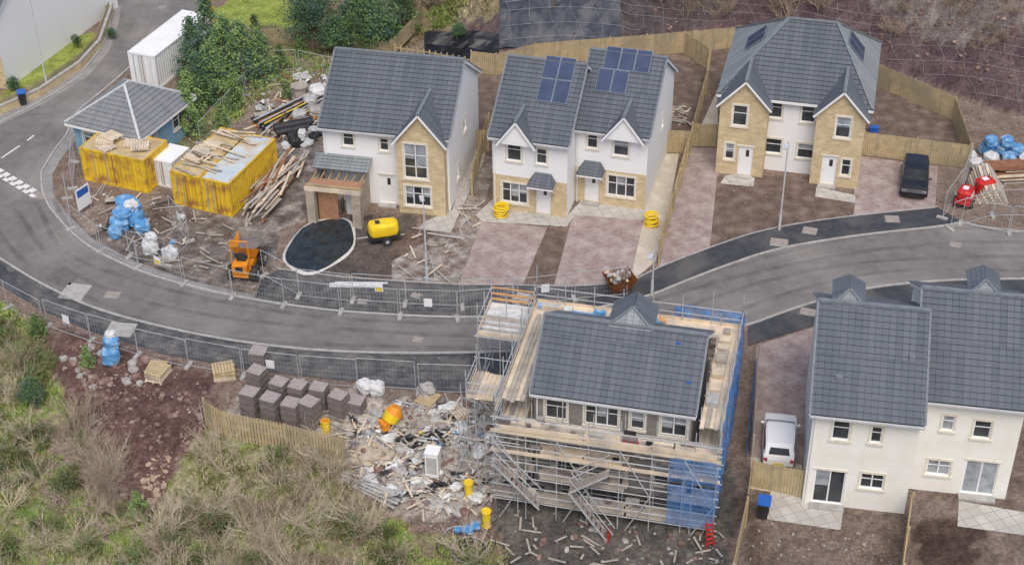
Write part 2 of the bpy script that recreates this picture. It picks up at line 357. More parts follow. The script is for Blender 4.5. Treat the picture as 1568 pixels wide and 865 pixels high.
mid=[(20,320),(60,390),(130,425),(250,470),(400,500),(600,512),(800,512),(1000,490),(1150,440),(1300,402),(1460,388),(1640,395)]
strip(mid,(-2.2,-.9,.6,2.),.6,dust,.0243,'road_dust'); strip(mid,(-1.5,0,1.3,2.7),.35,wetm,.0283,'tyre_marks'); strip([(270,-20),(230,60),(130,160),(20,250),(10,330)],(-2,-.7,.8),.5,dust,.0244,'road_dust')
sheet('path_dust',[(390,460),(430,416),(600,433),(800,441),(900,440),(900,474),(800,483),(700,485),(600,481),(500,474)],dustf,.0342)
sheet('path_dust',[(0,400),(150,479),(350,526),(600,547),(720,546),(720,600),(500,578),(250,540),(60,472)],dustf,.0342)
sheet('dried_mud',[(270,300),(400,215),(500,140),(505,320),(430,350),(420,410),(380,450),(250,430)],mudp,.006)
sheet('wet_mud',[(270,300),(400,215),(500,140),(505,320),(430,350),(420,410),(380,450),(250,430),(120,370)],mudd,.012)
sheet('dried_mud',[(600,400),(700,340),(745,240),(760,240),(735,345),(705,440),(600,432)],mudp,.006)
def kerb(pts,name='kerb',w=.13,h=.1):
    q=chaikin([Pz(*p) for p in pts],2,False); mb=MB()
    for i in range(len(q)-1):
        a,b=q[i],q[i+1]; M=frame(a,b,0); mb.box((0,-w/2,0),((b-a).length+.005,w/2,h),kerbm,M)
    mb.build(name)
kerb(road_up); kerb(road_lo); kerb([(128,108),(158,72),(170,35),(183,-60)]); kerb([(345,-60),(322,0),(298,28),(253,52),(204,100),(160,138),(110,178),(105,205),(85,228),(63,265)])
kerb([(0,188),(70,153),(128,115)]); kerb([(1475,341),(1510,351),(1640,361)])
kerb([(425,412),(520,424),(600,430),(700,436),(800,437),(870,439),(940,435)],w=.08,h=.06); kerb([(975,427),(1010,409),(1080,382),(1160,354),(1250,338),(1350,326),(1435,317)],w=.08,h=.06)
sheet('driveway',[(738,338),(838,349),(800,438),(703,436)],pave,.034)
sheet('driveway',[(878,326),(986,336),(966,425),(955,436),(848,439)],pave,.034)
sheet('garden_soil',[(838,349),(877,357),(850,439),(803,438)],soil,.033)
sheet('driveway',[(1052,226),(1102,228),(1100,290),(1086,381),(1008,410),(1030,310)],pave,.034)
sheet('driveway',[(1318,240),(1436,256),(1432,319),(1352,327),(1306,332),(1308,290)],pave,.034)
sheet('garden_soil',[(1098,270),(1200,270),(1312,300),(1306,332),(1250,339),(1160,354),(1087,381)],soil,.036)
sheet('garden_soil',[(1337,128),(1458,182),(1476,250),(1320,236)],soil,.033)
sheet('garden_soil',[(1020,90),(1080,100),(1078,150),(1060,210),(1020,232),(1000,160)],soil,.033)
sheet('garden_soil',[(722,120),(765,120),(750,210),(722,235)],soil,.033)
sheet('garden_soil',[(1085,80),(1125,75),(1110,130),(1090,150)],soil,.033)
sheet('side_path',[(693,322),(722,225),(745,225),(740,250),(690,357),(640,352),(650,340)],slab,.034)
sheet('front_path',[(728,330),(755,305),(870,330),(890,308),(990,318),(990,338),(880,330),(868,348),(738,340)],slab,.037)
sheet('gravel_strip',[(1012,236),(1040,236),(1028,300),(1005,400),(975,425),(962,430),(985,330)],gravel,.033)
sheet('gravel_strip',[(1075,190),(1098,140),(1100,225),(1062,225)],gravel,.033)
sheet('door_step',[(1128,268),(1156,273),(1153,287),(1103,282),(1110,270)],slab,.045)
sheet('door_step',[(1250,287),(1310,300),(1310,312),(1248,302)],slab,.045)
sheet('driveway',[(1158,530),(1250,500),(1330,480),(1228,712),(1148,702)],pave,.034)
sheet('patio',[(1180,752),(1230,762),(1292,772),(1287,812),(1172,795)],slab,.037)
sheet('patio',[(1468,767),(1600,790),(1600,824),(1466,806)],slab,.037)
sheet('gravel_strip',[(1228,712),(1230,762),(1148,748),(1150,700)],gravel,.036)
paint=mat('road_paint',(.68,.68,.66),(.5,.49,.47),5,.7)
mk=MB()
def dash(u0,v0,u1,v1,w=.12,z=.0325):
    a=Pz(u0,v0);b=Pz(u1,v1); M=frame(a,b,0); mk.poly([(0,-w/2,z),((b-a).length,-w/2,z),((b-a).length,w/2,z),(0,w/2,z)],paint,M)
for k in range(6): dash(-4+k*10,260+k*6,3+k*10,264+k*6,.45); dash(-4+k*10,268+k*6,3+k*10,272+k*6,.3)
dash(2,243,30,224,.14); dash(42,216,52,208,.14)
mk.build('road_marking')
cov=mat('cover_iron',(.33,.29,.26),(.22,.2,.18),6,.7)
patch=mat('asphalt_patch',(.10,.092,.086),(.15,.14,.13),3,.8)
for (u,v,w,l,mm,zz) in [(1193,372,1.1,.9,cov,.037),(1240,354,.9,.8,cov,.037),(1366,336,.9,.8,cov,.037),(1237,478,.9,.7,cov,.037),(172,452,.9,.7,cov,.031),(115,447,1.5,1.6,concrete,.031),(97,424,1.8,1.3,patch,.031),(185,505,1.6,1.3,concrete,.037),(637,453,.6,.5,cov,.037),(555,462,.6,.5,cov,.037),(800,455,.9,.8,concrete,.037),(1463,375,.7,.6,cov,.031),(222,62,.6,.5,cov,.031),(248,12,.6,.5,cov,.031),(60,300,1.,.8,cov,.031),(640,520,.6,.5,cov,.031),(330,385,1.1,.9,patch,.02)]:
    p=Pz(u,v); mb=MB(); M=Matrix.Translation((p.x,p.y,0))@Matrix.Rotation(R(-.4,.1),4,'Z'); mb.box((-w/2,-l/2,.0),(w/2,l/2,zz),mm,M); mb.build('manhole_cover')
# ---------------- house kit ----------------
def tiled(mb,pts,m,c=.34,t=.06):
    pts=[Vector(p) for p in pts]; n=(pts[1]-pts[0]).cross(pts[2]-pts[0]).normalized()
    if n.z<0: n=-n; pts=pts[::-1]
    u=Vector((0,0,1)).cross(n).normalized(); w=n.cross(u); o=pts[0]
    q=[((p-o).dot(u),(p-o).dot(w)) for p in pts]
    vmin=min(p[1] for p in q); vmax=max(p[1] for p in q)
    def clip(poly,lim,keep):
        out=[]
        for i in range(len(poly)):
            a,b=poly[i],poly[(i+1)%len(poly)]; ia=(a[1]-lim)*keep>=-1e-9; ib=(b[1]-lim)*keep>=-1e-9
            if ia: out.append(a)
            if ia!=ib:
                s=(lim-a[1])/(b[1]-a[1]); out.append((a[0]+(b[0]-a[0])*s,lim))
        return out
    v=vmin
    mb.poly([p-n*.05 for p in pts],m)
    while v<vmax-.02:
        v2=min(v+c,vmax); pl=clip(clip(q,v,1),v2,-1)
        if len(pl)>=3:
            def up(p): return o+u*p[0]+w*p[1]+n*(t*(1-(p[1]-v)/c)+.005)
            mb.poly([up(p) for p in pl],m)
            lo=[p for p in pl if abs(p[1]-v)<1e-6]
            if len(lo)>=2:
                a=min(lo);b=max(lo); mb.poly([o+u*a[0]+w*a[1]-n*.03,o+u*b[0]+w*b[1]-n*.03,up(b),up(a)],m)
        v=v2
def beam(mb,a,b,w,h,m):
    a=Vector(a);b=Vector(b); d=(b-a); L=d.length; d.normalize()
    s=Vector((0,0,1)).cross(d)
    if s.length<.01: s=Vector((1,0,0))
    s.normalize(); n=d.cross(s)
    M=Matrix(((d.x,s.x,n.x,a.x),(d.y,s.y,n.y,a.y),(d.z,s.z,n.z,a.z),(0,0,0,1)))
    mb.box((0,-w/2,-h/2),(L,w/2,h/2),m,M)
def unit(win,dor,M,x,z,w,h,kind,gm=None):
    g=gm or glass; x0,x1,z0,z1=x-w/2,x+w/2,z-h/2,z+h/2; d0,d1=.06,.12
    if kind=='door':
        dor.box((x0,d0,z0),(x1,d1,z1),white,M); dor.box((x+.0,.05,z1-.75),(x+.22,.058,z1-.25),glass,M); dor.box((x0+.1,.04,z0+1.),(x0+.14,.058,z0+1.12),grey,M)
        return
    win.box((x0,.10,z0),(x1,.14,z1),g,M)
    fr=.065
    win.box((x0,d0,z0),(x0+fr,d1,z1),white,M); win.box((x1-fr,d0,z0),(x1,d1,z1),white,M)
    win.box((x0+fr,d0,z0),(x1-fr,d1,z0+fr),white,M); win.box((x0+fr,d0,z1-fr),(x1-fr,d1,z1),white,M)
    nx,bars={'w1':(1,1),'w2':(2,1),'w3':(3,1),'fd':(2,0),'pl':(1,0),'tl':(2,2)}[kind]
    for i in range(1,nx):
        xx=x0+w*i/nx; win.box((xx-.035,d0+.003,z0+fr),(xx+.035,d1,z1-fr),white,M)
    for i in range(nx):
        xa=x0+w*i/nx;xb=x0+w*(i+1)/nx
        if random.random()<.35 and g is glass: win.box((xa+fr,.096,z0+h*R(.3,.6)),(xb-fr,.099,z1-fr),glassL,M)
        for b_ in range(bars):
            zz=z0+h*(.62 if bars==1 else (b_+1)/3)
            win.box((xa+fr,d0+.006,zz-.018),(xb-fr,d1,zz+.018),white,M)
def facade(wl,win,dor,M,w,z0,z1,ops,mf,cuts=()):
    xs=sorted({0,w}|{max(0,min(w,o[0]+s*o[2]/2)) for o in ops for s in (-1,1)}); zs=sorted({z0,z1,*cuts}|{max(z0,min(z1,o[1]+s*o[3]/2)) for o in ops for s in (-1,1)})
    for i in range(len(xs)-1):
        for j in range(len(zs)-1):
            xm,zm=(xs[i]+xs[i+1])/2,(zs[j]+zs[j+1])/2
            if any(abs(xm-o[0])<o[2]/2 and abs(zm-o[1])<o[3]/2 for o in ops): continue
            wl.poly([(xs[i],0,zs[j]),(xs[i+1],0,zs[j]),(xs[i+1],0,zs[j+1]),(xs[i],0,zs[j+1])],mf(zm),M)
    for o in ops:
        x,z,ww,hh,k=o[:5]; x0,x1,a,b=x-ww/2,x+ww/2,z-hh/2,z+hh/2; m=mf(z)
        wl.poly([(x0,0,a),(x0,.14,a),(x0,.14,b),(x0,0,b)],m,M); wl.poly([(x1,0,b),(x1,.14,b),(x1,.14,a),(x1,0,a)],m,M)
        wl.poly([(x0,0,b),(x0,.14,b),(x1,.14,b),(x1,0,b)],m,M); wl.poly([(x0,0,a),(x1,0,a),(x1,.14,a),(x0,.14,a)],m,M)
        if k!='open':
            unit(win,dor,M,x,z,ww,hh,k,o[5] if len(o)>5 else None)
        if k not in('door','fd','open'):
            win.box((x0-.12,-.07,a-.13),(x1+.12,-.002,a-.003),surround,M)
            win.box((x0-.08,-.03,b+.003),(x1+.08,-.002,b+.15),surround,M)
            win.box((x0-.1,-.025,a),(x0-.003,-.002,b),surround,M); win.box((x1+.003,-.025,a),(x1+.1,-.002,b),surround,M)
        elif k in('door','fd'):
            win.box((x0-.12,-.03,b+.003),(x1+.12,-.002,b+.13),surround,M)
            wl.box((x0-.1,-.45,z0-.02),(x1+.1,-.003,z0+.12),concrete,M)
class House:
    def __init__(s,name,FL,FR,D,z0=0.0,eave=5.6,rise=3.0,W=None,nm=render,roofm=None,stone_z=None,oh=.35,rot=0):
        p=Pz(*FL);q=Pz(*FR); s.W=W or (Vector((q.x-p.x,q.y-p.y,0))).length; s.D=D
        md=(p+q)/2; md.z=0; s.M=Matrix.Translation(md)@Matrix.Rotation(math.radians(rot),4,'Z')@Matrix.Translation(-md)@frame(p,q,0); s.Mi=s.M.inverted()
        s.z0=z0;s.e=eave;s.r=rise;s.oh=oh;s.nm=nm;s.roofm=roofm or slate;s.sz=stone_z
        s.root=empty(name,s.M); s.wl,s.wi,s.do,s.ro,s.ex=MB(),MB(),MB(),MB(),MB()
        s.tan=rise/(D/2)
    def loc(s,u,v,y=0.0):
        o=s.Mi@CAM; d=s.Mi.to_3x3()@ray(u,v); t=(y-o.y)/d.y; q=o+d*t; return q.x,q.z
    def mf(s,z): return stone if (s.sz is not None and z<s.sz) else s.nm
    def ops(s,L,y=0.0,x0=0.0,zmax=None):
        out=[]
        for o in L:
            u,v,w,h,k=o[:5]; x,z=s.loc(u,v,y)
            if k in('door','fd'): z=h/2+.13
            z=min(z,(zmax or s.e)-.22-h/2)
            out.append((x-x0,z,w,h,k)+tuple(o[5:]))
        return out
    def front(s,ops):
        facade(s.wl,s.wi,s.do,I4,s.W,s.z0,s.e,s.ops(ops),s.mf,(s.sz,) if s.sz else ())
    def sides(s,right=(),left=(),back=(),gable=True,zg=None):
        W,D=s.W,s.D
        MR=Matrix(((0,-1,0,W),(1,0,0,0),(0,0,1,0),(0,0,0,1))); ML=Matrix(((0,1,0,0),(-1,0,0,D),(0,0,1,0),(0,0,0,1))); MBk=Matrix(((-1,0,0,W),(0,-1,0,D),(0,0,1,0),(0,0,0,1)))
        f=lambda z:s.nm
        facade(s.wl,s.wi,s.do,MR,D,s.z0,s.e,list(right),f); facade(s.wl,s.wi,s.do,ML,D,s.z0,s.e,list(left),f); facade(s.wl,s.wi,s.do,MBk,W,s.z0,s.e,list(back),f)
        if gable:
            for M in(MR,ML): s.wl.poly([(0,0,s.e),(D,0,s.e),(D/2,0,s.e+s.r)],s.nm,M)
        s.MR,s.ML=MR,ML
    def zr(s,y): return s.e+y*s.tan+.12
    def gable_roof(s,x0=None,x1=None):
        x0=-.18 if x0 is None else x0; x1=s.W+.18 if x1 is None else x1; D,oh=s.D,s.oh; zt=s.zr(D/2)
        tiled(s.ro,[(x0,-oh,s.zr(-oh)),(x1,-oh,s.zr(-oh)),(x1,D/2,zt),(x0,D/2,zt)],s.roofm)
        tiled(s.ro,[(x0,D+oh,s.zr(-oh)),(x1,D+oh,s.zr(-oh)),(x1,D/2,zt),(x0,D/2,zt)],s.roofm)
        beam(s.ro,(x0,D/2,zt+.05),(x1,D/2,zt+.05),.26,.1,ridge)
        for x,sg in((x0-.012,-1),(x1+.012,1)):
            for a,b in((-oh,D/2),(D+oh,D/2)):
                za=s.zr(-oh); beam(s.ex,(x,a,za-.1),(x,b,zt-.1),.03,.2,white); beam(s.ro,(x,a,za+.045),(x,b,zt+.045),.1,.05,ridge)
        for y in(-oh-.02,D+oh+.02):
            s.ex.box((x0,y-.02,s.zr(-oh)-.24),(x1,y+.02,s.zr(-oh)-.08),white); s.ex.box((x0,y-.12 if y<0 else y+.025,s.zr(-oh)-.12),(x1,y-.025 if y<0 else y+.12,s.zr(-oh)-.03),lampm)
        s.ex.box((x0,-oh,s.zr(-oh)-.27),(x1,0,s.zr(-oh)-.24),white)
        for x in(.15,):
            s.ex.cyl((x,-.08,0),(x,-.08,s.e-.1),.04,white,6)
    def bay(s,x0,x1,p,ez,rise,ops,mm=stone,below=True,roofm=None,zb=None):
        zb=s.z0 if zb is None else zb; roofm=roofm or s.roofm; w=x1-x0
        if p>0:
            M=Matrix.Translation((x0,-p,0)); facade(s.wl,s.wi,s.do,M,w,zb,ez,s.ops(ops,-p,x0,ez+.15),lambda z:mm)
            MR=Matrix(((0,-1,0,x1),(1,0,0,-p),(0,0,1,0),(0,0,0,1))); ML=Matrix(((0,1,0,x0),(-1,0,0,0),(0,0,1,0),(0,0,0,1)))
            for m in(MR,ML): facade(s.wl,s.wi,s.do,m,p,zb,ez,[],lambda z:mm)
        xm=(x0+x1)/2; yf=-p-(.50 if p<=0 else 0)
        s.wl.poly([(x0,yf,ez),(x1,yf,ez),(xm,yf,ez+rise)],mm)
        if p<=0: s.ex.box((x0-.1,yf,ez-.14),(x1+.1,-.003,ez-.003),white)
        o=.22; tn=rise/(w/2); ze=ez-o*tn+.1; za=ez+rise+.1; yo=-p-(.25 if p>0 else .62)
        def yb(z): return (z-s.e-.12)/s.tan
        for sx,xe in((-1,x0-o),(1,x1+o)):
            tiled(s.ro,[(xe,yo,ze),(xm,yo,za),(xm,yb(za)+.05,za),(xe,max(yb(ze),yo+.05)+.05,ze)],roofm)
            beam(s.ex,(xe,yo-.015,ze-.05),(xm,yo-.015,za-.05),.03,.13,white)
        beam(s.ro,(xm,yo,za+.05),(xm,yb(za),za+.05),.22,.09,ridge)
    def canopy(s,u,v,w=1.7,y=0.0,d=.9):
        x,z=s.loc(u,v,y-d/2); x0,x1=x-w/2,x+w/2; z=2.55
        tiled(s.ro,[(x0,y-d,z),(x1,y-d,z),(x1-.35,y-.02,z+.6),(x0+.35,y-.02,z+.6)],s.roofm,.22,.03)
        tiled(s.ro,[(x0,y-d,z),(x0,y-.02,z),(x0+.35,y-.02,z+.6)],s.roofm,.22,.03); tiled(s.ro,[(x1,y-d,z),(x1,y-.02,z),(x1-.35,y-.02,z+.6)],s.roofm,.22,.03)
        s.ex.box((x0,y-d,z-.16),(x1,y-.03,z-.06),white)
        for xx in(x0+.12,x1-.12): beam(s.ex,(xx,y-d+.1,z-.16),(xx,y-.03,z-.8),.07,.07,white)
    def pv(s,x0,y0,nx,ny,skip=()):
        a=math.atan(s.tan); pw,ph=.98,1.62
        for i in range(nx):
            for j in range(ny):
                if (i,j) in skip: continue
                o=Vector((x0+i*(pw+.02),y0,s.zr(y0))); d=Vector((0,math.cos(a),math.sin(a))); n=Vector((0,-math.sin(a),math.cos(a)))
                b=o+d*(j*(ph+.02))+n*.09; M=Matrix(((1,d.x,n.x,b.x),(0,d.y,n.y,b.y),(0,d.z,n.z,b.z),(0,0,0,1)))
                s.pvm.box((0,0,0),(pw,ph,.04),pvf,M); s.pvm.box((.03,.03,.03),(pw-.03,ph-.03,.043),pvc,M)
    pvm=None
    def tip(s,xc,hw=1.0,lo=.35,hi=.55):
        zt=s.zr(s.D/2); y0=s.D/2-.15
        a=(xc-hw,y0,zt-lo*.3);b=(xc+hw,y0,zt-lo*.3); c=(xc,y0+.8,zt+hi+.1); e=(xc,y0+2.2,zt+hi+.1)
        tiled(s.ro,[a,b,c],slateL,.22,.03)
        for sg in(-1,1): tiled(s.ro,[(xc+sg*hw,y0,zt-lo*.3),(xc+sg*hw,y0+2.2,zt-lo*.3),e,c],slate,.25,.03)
        for p_ in(a,b): beam(s.ro,Vector(p_)+Vector((0,0,.05)),Vector(c)+Vector((0,0,.05)),.12,.06,ridge)
    def done(s):
        s.wl.build('walls',s.root,uv=True); s.wi.build('windows',s.root); s.do.build('door',s.root); s.ro.build('roof',s.root,uv=True); s.ex.build('fascia_and_gutters',s.root)
        if s.pvm: s.pvm.build('solar_panels',s.root)
bw=bmat('blockwork',(.24,.225,.21),(.18,.17,.16),(.3,.28,.26),.44,.215,.012,dscale=1.2)
# House A
h=House('detached_house',(505,300),(688,327),8.7,rise=2.95,rot=4.5)
h.front([(533,214,.75,.95,'w1'),(588,222,.6,.9,'w1'),(594,297,1.0,2.1,'door')]); h.sides(right=[(4.5,3.9,.8,1.0,'w1'),(2.2,1.6,.6,1.0,'w1')]); h.gable_roof()
xw=h.W; h.bay(xw-3.2,xw-.12,.75,5.35,1.9,[(636,248,1.5,2.5,'tl'),(640,301,1.7,1.45,'w3')])
chip=mat('chipboard',(.36,.2,.12),(.26,.14,.08),4,.9); stg=bmat('grey_stone_walling',(.42,.36,.28),(.30,.25,.19),(.4,.37,.32),.42,.2,.018,dirt=(.25,.22,.18),dscale=1.5)
for xx,yy in((-.1,-2.9),(2.9,-2.9)): h.wl.box((xx-.28,yy-.25,0),(xx+.28,yy+.25,2.45),stg)
h.wl.box((2.65,-2.64,0),(2.9,-.01,2.3),stg); h.wl.box((-.35,-2.64,0),(-.12,-.01,2.3),bw)
for y_,m_ in((-3.12,plank),(-2.75,timber)): h.ex.box((-.45,y_,2.46),(3.25,y_+.06,2.74),m_)
for k in range(7): h.ex.box((-.3+k*.52,-2.68,2.5),(-.25+k*.52,-.03,2.66),timber)
h.ex.box((-.35,-2.68,2.67),(3.1,-1.9,2.70),chip)
h.ex.box((.2,-2.5,.0),(1.5,-2.45,2.3),chip); h.ex.box((1.75,-1.6,0),(2.3,-1.55,1.9),white); h.ex.box((.3,-1.5,0),(1.3,-.6,.8),plank2); h.ex.box((1.5,-1.2,0),(2.2,-.5,.5),tarpw)
tiled(h.ro,[(-.5,-1.15,2.95),(3.2,-1.15,2.95),(3.2,-.03,3.45),(-.5,-.03,3.45)],slateL,.25)
h.done()
# House B (pair)
h=House('semi_detached_house',(757,316),(866,337),8.9,stone_z=2.6,rise=3.0,rot=5); h.pvm=MB()
h.front([(787,233,.95,1.3,'w1'),(829,240,.7,1.1,'w1'),(788,296,1.7,1.45,'w3'),(832,316,.95,2.1,'door')])
h.sides(); h.gable_roof(); x,z=h.loc(793,212); h.bay(x-1.05,x+1.05,0,5.3,1.45,[],mm=render); h.canopy(829,282)
h.pv(h.W-2.55,2.0,2,2); h.done(); hb=h
h2=House('semi_detached_house',(884,309),(987,326),8.9,stone_z=2.6,rise=3.0); h2.M=h.M@Matrix.Translation((h.W+.02,2.2,.02)); h2.Mi=h2.M.inverted(); h2.root.matrix_world=h2.M; h2.W=4.65; h2.pvm=MB()
h=h2
h.front([(907,216,.7,1.1,'w1'),(951,225,1.0,1.35,'w1'),(951,286,1.8,1.5,'w3'),(906,291,.95,2.1,'door')])
h.sides(right=[(5.,3.8,.7,.9,'w1')]); h.gable_roof(); x,z=h.loc(957,208); h.bay(x-1.15,x+1.15,0,5.3,1.5,[],mm=render); h.canopy(905,258); h.pv(.7,2.0,2,1); 
h.pv(.9,2.0+1.64*.83,3,1)
h.done()
# House C (hipped pair)
h=House('hipped_semi_detached_house',(1101,246),(1312,281),9.2,rise=3.2,rot=5.5)
W,D=h.W,h.D; h.front([(1187,168,.95,1.25,'w1'),(1238,175,.95,1.25,'w1'),(1184,224,1.1,1.1,'w1'),(1233,232,1.1,1.1,'w1')]); h.sides(gable=False,right=[(6,1.4,.7,1,'w1')])
zt=h.zr(D/2); oh=h.oh; ze=h.zr(-oh); rx=3.5; rr_=2.6
q=[(-oh,-oh,ze),(W+oh,-oh,ze),(W+oh,D+oh,ze),(-oh,D+oh,ze)]; a=(rx,D/2,zt); b=(W-rr_,D/2,zt)
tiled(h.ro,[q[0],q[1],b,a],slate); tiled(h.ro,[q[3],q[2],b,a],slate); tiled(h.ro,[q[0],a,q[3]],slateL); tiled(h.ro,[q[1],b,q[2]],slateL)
for s_,e_ in((q[0],a),(q[3],a),(q[1],b),(q[2],b),(a,b)): beam(h.ro,Vector(s_)+Vector((0,0,.07)),Vector(e_)+Vector((0,0,.07)),.24,.1,ridge)
for p_,r_ in((q[0],q[1]),(q[1],q[2]),(q[2],q[3]),(q[3],q[0])): beam(h.ex,Vector(p_)-Vector((0,0,.14)),Vector(r_)-Vector((0,0,.14)),.1,.16,white)
h.bay(.0-.02,3.1,1.2,5.3,1.7,[(1133,177,.95,1.5,'w1'),(1117,232,.6,1.2,'w1'),(1141,246,.95,2.1,'door')],roofm=slate)
h.bay(W-3.1,W+.02,1.2,5.3,1.7,[(1291,196,.95,1.5,'w1'),(1295,257,.6,1.2,'w1'),(1268,265,.95,2.1,'door')],roofm=slate)
h.pvm=MB()
for base,run,sg,yy in((Vector(q[0]),rx+oh,-1,4.2),(Vector(q[1]),rr_+oh,1,4.0)):
    e1=Vector((0,1,0)); up=Vector((run,0,zt-ze)).normalized() if sg<0 else Vector((-run,0,zt-ze)).normalized()
    n=(e1.cross(up)) ; n=n if n.z>0 else -n
    for i in range(2):
        o=base+e1*(yy+i*1.0)+up*1.7+n*.1; M=Matrix(((e1.x,up.x,n.x,o.x),(e1.y,up.y,n.y,o.y),(e1.z,up.z,n.z,o.z),(0,0,0,1)))
        h.pvm.box((0,0,0),(.98,1.6,.04),pvf,M); h.pvm.box((.03,.03,.03),(.95,1.57,.044),pvc,M)
h.done()
# House D (rear elevations)
h=House('rear_semi_detached_house',(1228,765),(1384,790),9.4,nm=cream,eave=6.1,rise=2.9,rot=4)
h.front([(1288,659,.85,1.2,'w1'),(1342,666,.55,1.0,'w1'),(1270,738,1.5,2.15,'fd'),(1335,737,1.15,.95,'w2')]); h.sides(); h.gable_roof(); h.tip(1.3,.8,.35,.25)
for xx,yy in((.9,1.2),(4.3,2.4)): h.ro.box((xx,yy,h.zr(yy)),(xx+.3,yy+.3,h.zr(yy)+.22),ridge)
h.done(); hd=h
h2=House('rear_semi_detached_house',(1392,757),(1548,788),9.4,nm=cream,eave=6.1,rise=2.9); h2.M=hd.M@Matrix.Translation((hd.W+.02,1.9,.02)); h2.Mi=h2.M.inverted(); h2.root.matrix_world=h2.M; h2.W=5.0
h=h2; h.front([(1452,648,.6,.95,'w1',glassL),(1504,658,.85,1.1,'w1'),(1437,716,1.15,.95,'w2',glassL),(1498,742,1.6,2.15,'fd',glassL)]); h.sides(right=[(5,3.8,.7,.9,'w1')]); h.gable_roof(); h.tip(2.9,.8,.35,.25)
h.done()
# House E under scaffold
h=House('house_under_construction',(820,599,5.1),(1060,641,5.1),6.4,z0=-2.2,eave=5.45,rise=2.1,nm=bw,oh=.3,rot=3)
W=h.W
facade(h.wl,h.wi,h.do,I4,W,-2.2,5.45,[(1.1,4.3,1.1,1.3,'w1'),(3.4,4.3,1.7,1.3,'w3'),(5.2,4.3,.7,1.1,'w1'),(7.0,4.3,1.3,1.3,'w2'),(1.6,1.1,1.6,2.1,'fd'),(4.3,1.3,.9,1.2,'w1'),(6.9,1.1,1.6,1.5,'w2')],lambda z:bw)
h.sides(); h.gable_roof(); h.tip(4.2,1.15,.4,.55)
for xx,yy in((6.6,2.6),(7.4,1.0)): h.ex.box((xx,yy,h.zr(yy)),(xx+.2,yy+.16,h.zr(yy)+.12),blueP)
h.done(); he=h
# ---------------- scaffold ----------------
sc=MB(); D=he.D; gz=-2.1
def tube(a,b,r=.03): sc.cyl(a,b,r,grey,5,cap=False)
def deck(x0,x1,y0,y1,z,m=plank,toe=True,along='x'):
    if along=='x':
        y=y0
        while y<y1-.1: sc.box((x0+R(-.15,.1),y,z+R(0,.01)),(x1+R(-.1,.15),y+.215,z+.04+R(0,.01)),random.choice([m,m,m,plank2]) ); y+=.235
    else:
        x=x0
        while x<x1-.1: sc.box((x,y0+R(-.1,.1),z+R(0,.01)),(x+.215,y1+R(-.1,.1),z+.04+R(0,.01)),random.choice([m,m,m,plank2])); x+=.235
def lift_rail(p,q,z,toe=True):
    for hh in(.5,1.0): tube((p[0],p[1],z+hh),(q[0],q[1],z+hh))
    if toe: beam(sc,(p[0],p[1],z+.12),(q[0],q[1],z+.12),.04,.2,plank)
xo0,xo1,yo0,yo1=-1.6,W+1.5,-1.9,D+1.5
xi0,xi1,yi0,yi1=-.45,W+.4,-.55,D+.4
nxp=7; xsx=[xo0+(xo1-xo0)*i/nxp for i in range(nxp+1)]; nyp=5; ysy=[yo0+(yo1-yo0)*i/nyp for i in range(nyp+1)]
LF=[-.4,1.2,2.7,3.95]; LS=[-.2,1.7,3.4,4.9]
for x in xsx:
    tube((x,yo0,gz),(x,yo0,5.0+R(.2,1.3))); tube((x,yi0,gz),(x,yi0,4.6+R(.0,.8))); tube((x,yo1,0),(x,yo1,6+R(.2,1.5))); 
    for z in LF: tube((x,yo0-.1,z-.06),(x,yi0+.1,z-.06))
    for z in LS: tube((x,yo1+.1,z-.06),(x,yi1-.1,z-.06))
for y in ysy:
    tube((xo0,y,gz),(xo0,y,6+R(.2,1.4))); tube((xo1,y,gz),(xo1,y,6+R(.2,1.6))); tube((xi0,y,gz),(xi0,y,5.7)); tube((xi1,y,gz),(xi1,y,5.7))
    for z in LS: tube((xo0-.1,y,z-.06),(xi0+.1,y,z-.06)); tube((xo1+.1,y,z-.06),(xi1-.1,y,z-.06))
for z in LF:
    tube((xo0-.3,yo0,z-.03),(xo1+.3,yo0,z-.03))
    tube((xo0,yi0,z-.03),(xo1,yi0,z-.03)); lift_rail((xo0-.2,yo0-.04),(xo1+.2,yo0-.04),z,z>2.5)
    for k in range(5):
        if (z<3 and z>0 and (k+int(z*10))%3==0) : continue
        xa=xo0+(xo1-xo0)*k/5; xb=xo0+(xo1-xo0)*(k+1)/5; deck(xa,xb,yo0+.05,yi0-(.35 if z<3 else .1),z,plank if z>2 else plank2)  # lower lifts get the darker board: scaffold's interior shade put into the colour
for z in LS:
    tube((xo0,yo0-.3,z-.03),(xo0,yo1+.3,z-.03)); tube((xo1,yo0-.3,z-.03),(xo1,yo1+.3,z-.03)); tube((xo0,yo1,z-.03),(xo1,yo1,z-.03))
    lift_rail((xo0-.04,yo0),(xo0-.04,yo1),z); lift_rail((xo1+.04,yo0),(xo1+.04,yo1),z)
    if z>3: lift_rail((xo0,yo1+.04),(xo1,yo1+.04),z)
    deck(xo0+.02,xi0,yi0,yi1,z,along='y'); deck(xi1,xo1-.02,yi0,yi1,z,along='y')
    if z>3: deck(xo0,xo1,yi1,yo1-.05,z)
for x0_,x1_ in((xo0+.3,xo0+4.2),(xo0+4.6,xo0+7.9),(xo1-3.3,xo1)):
    beam(sc,(x0_,yo0-.07,4.35+R(-.05,.1)),(x1_,yo0-.07,4.35+R(-.05,.1)),.04,.28,plank)
for k in range(0,nxp):
    a,b=xsx[k],xsx[k+1]
    if k%2==0: tube((a,yo0-.08,gz),(b,yo0-.08,1.2)); tube((b,yo0-.08,1.2),(a,yo0-.08,3.9))
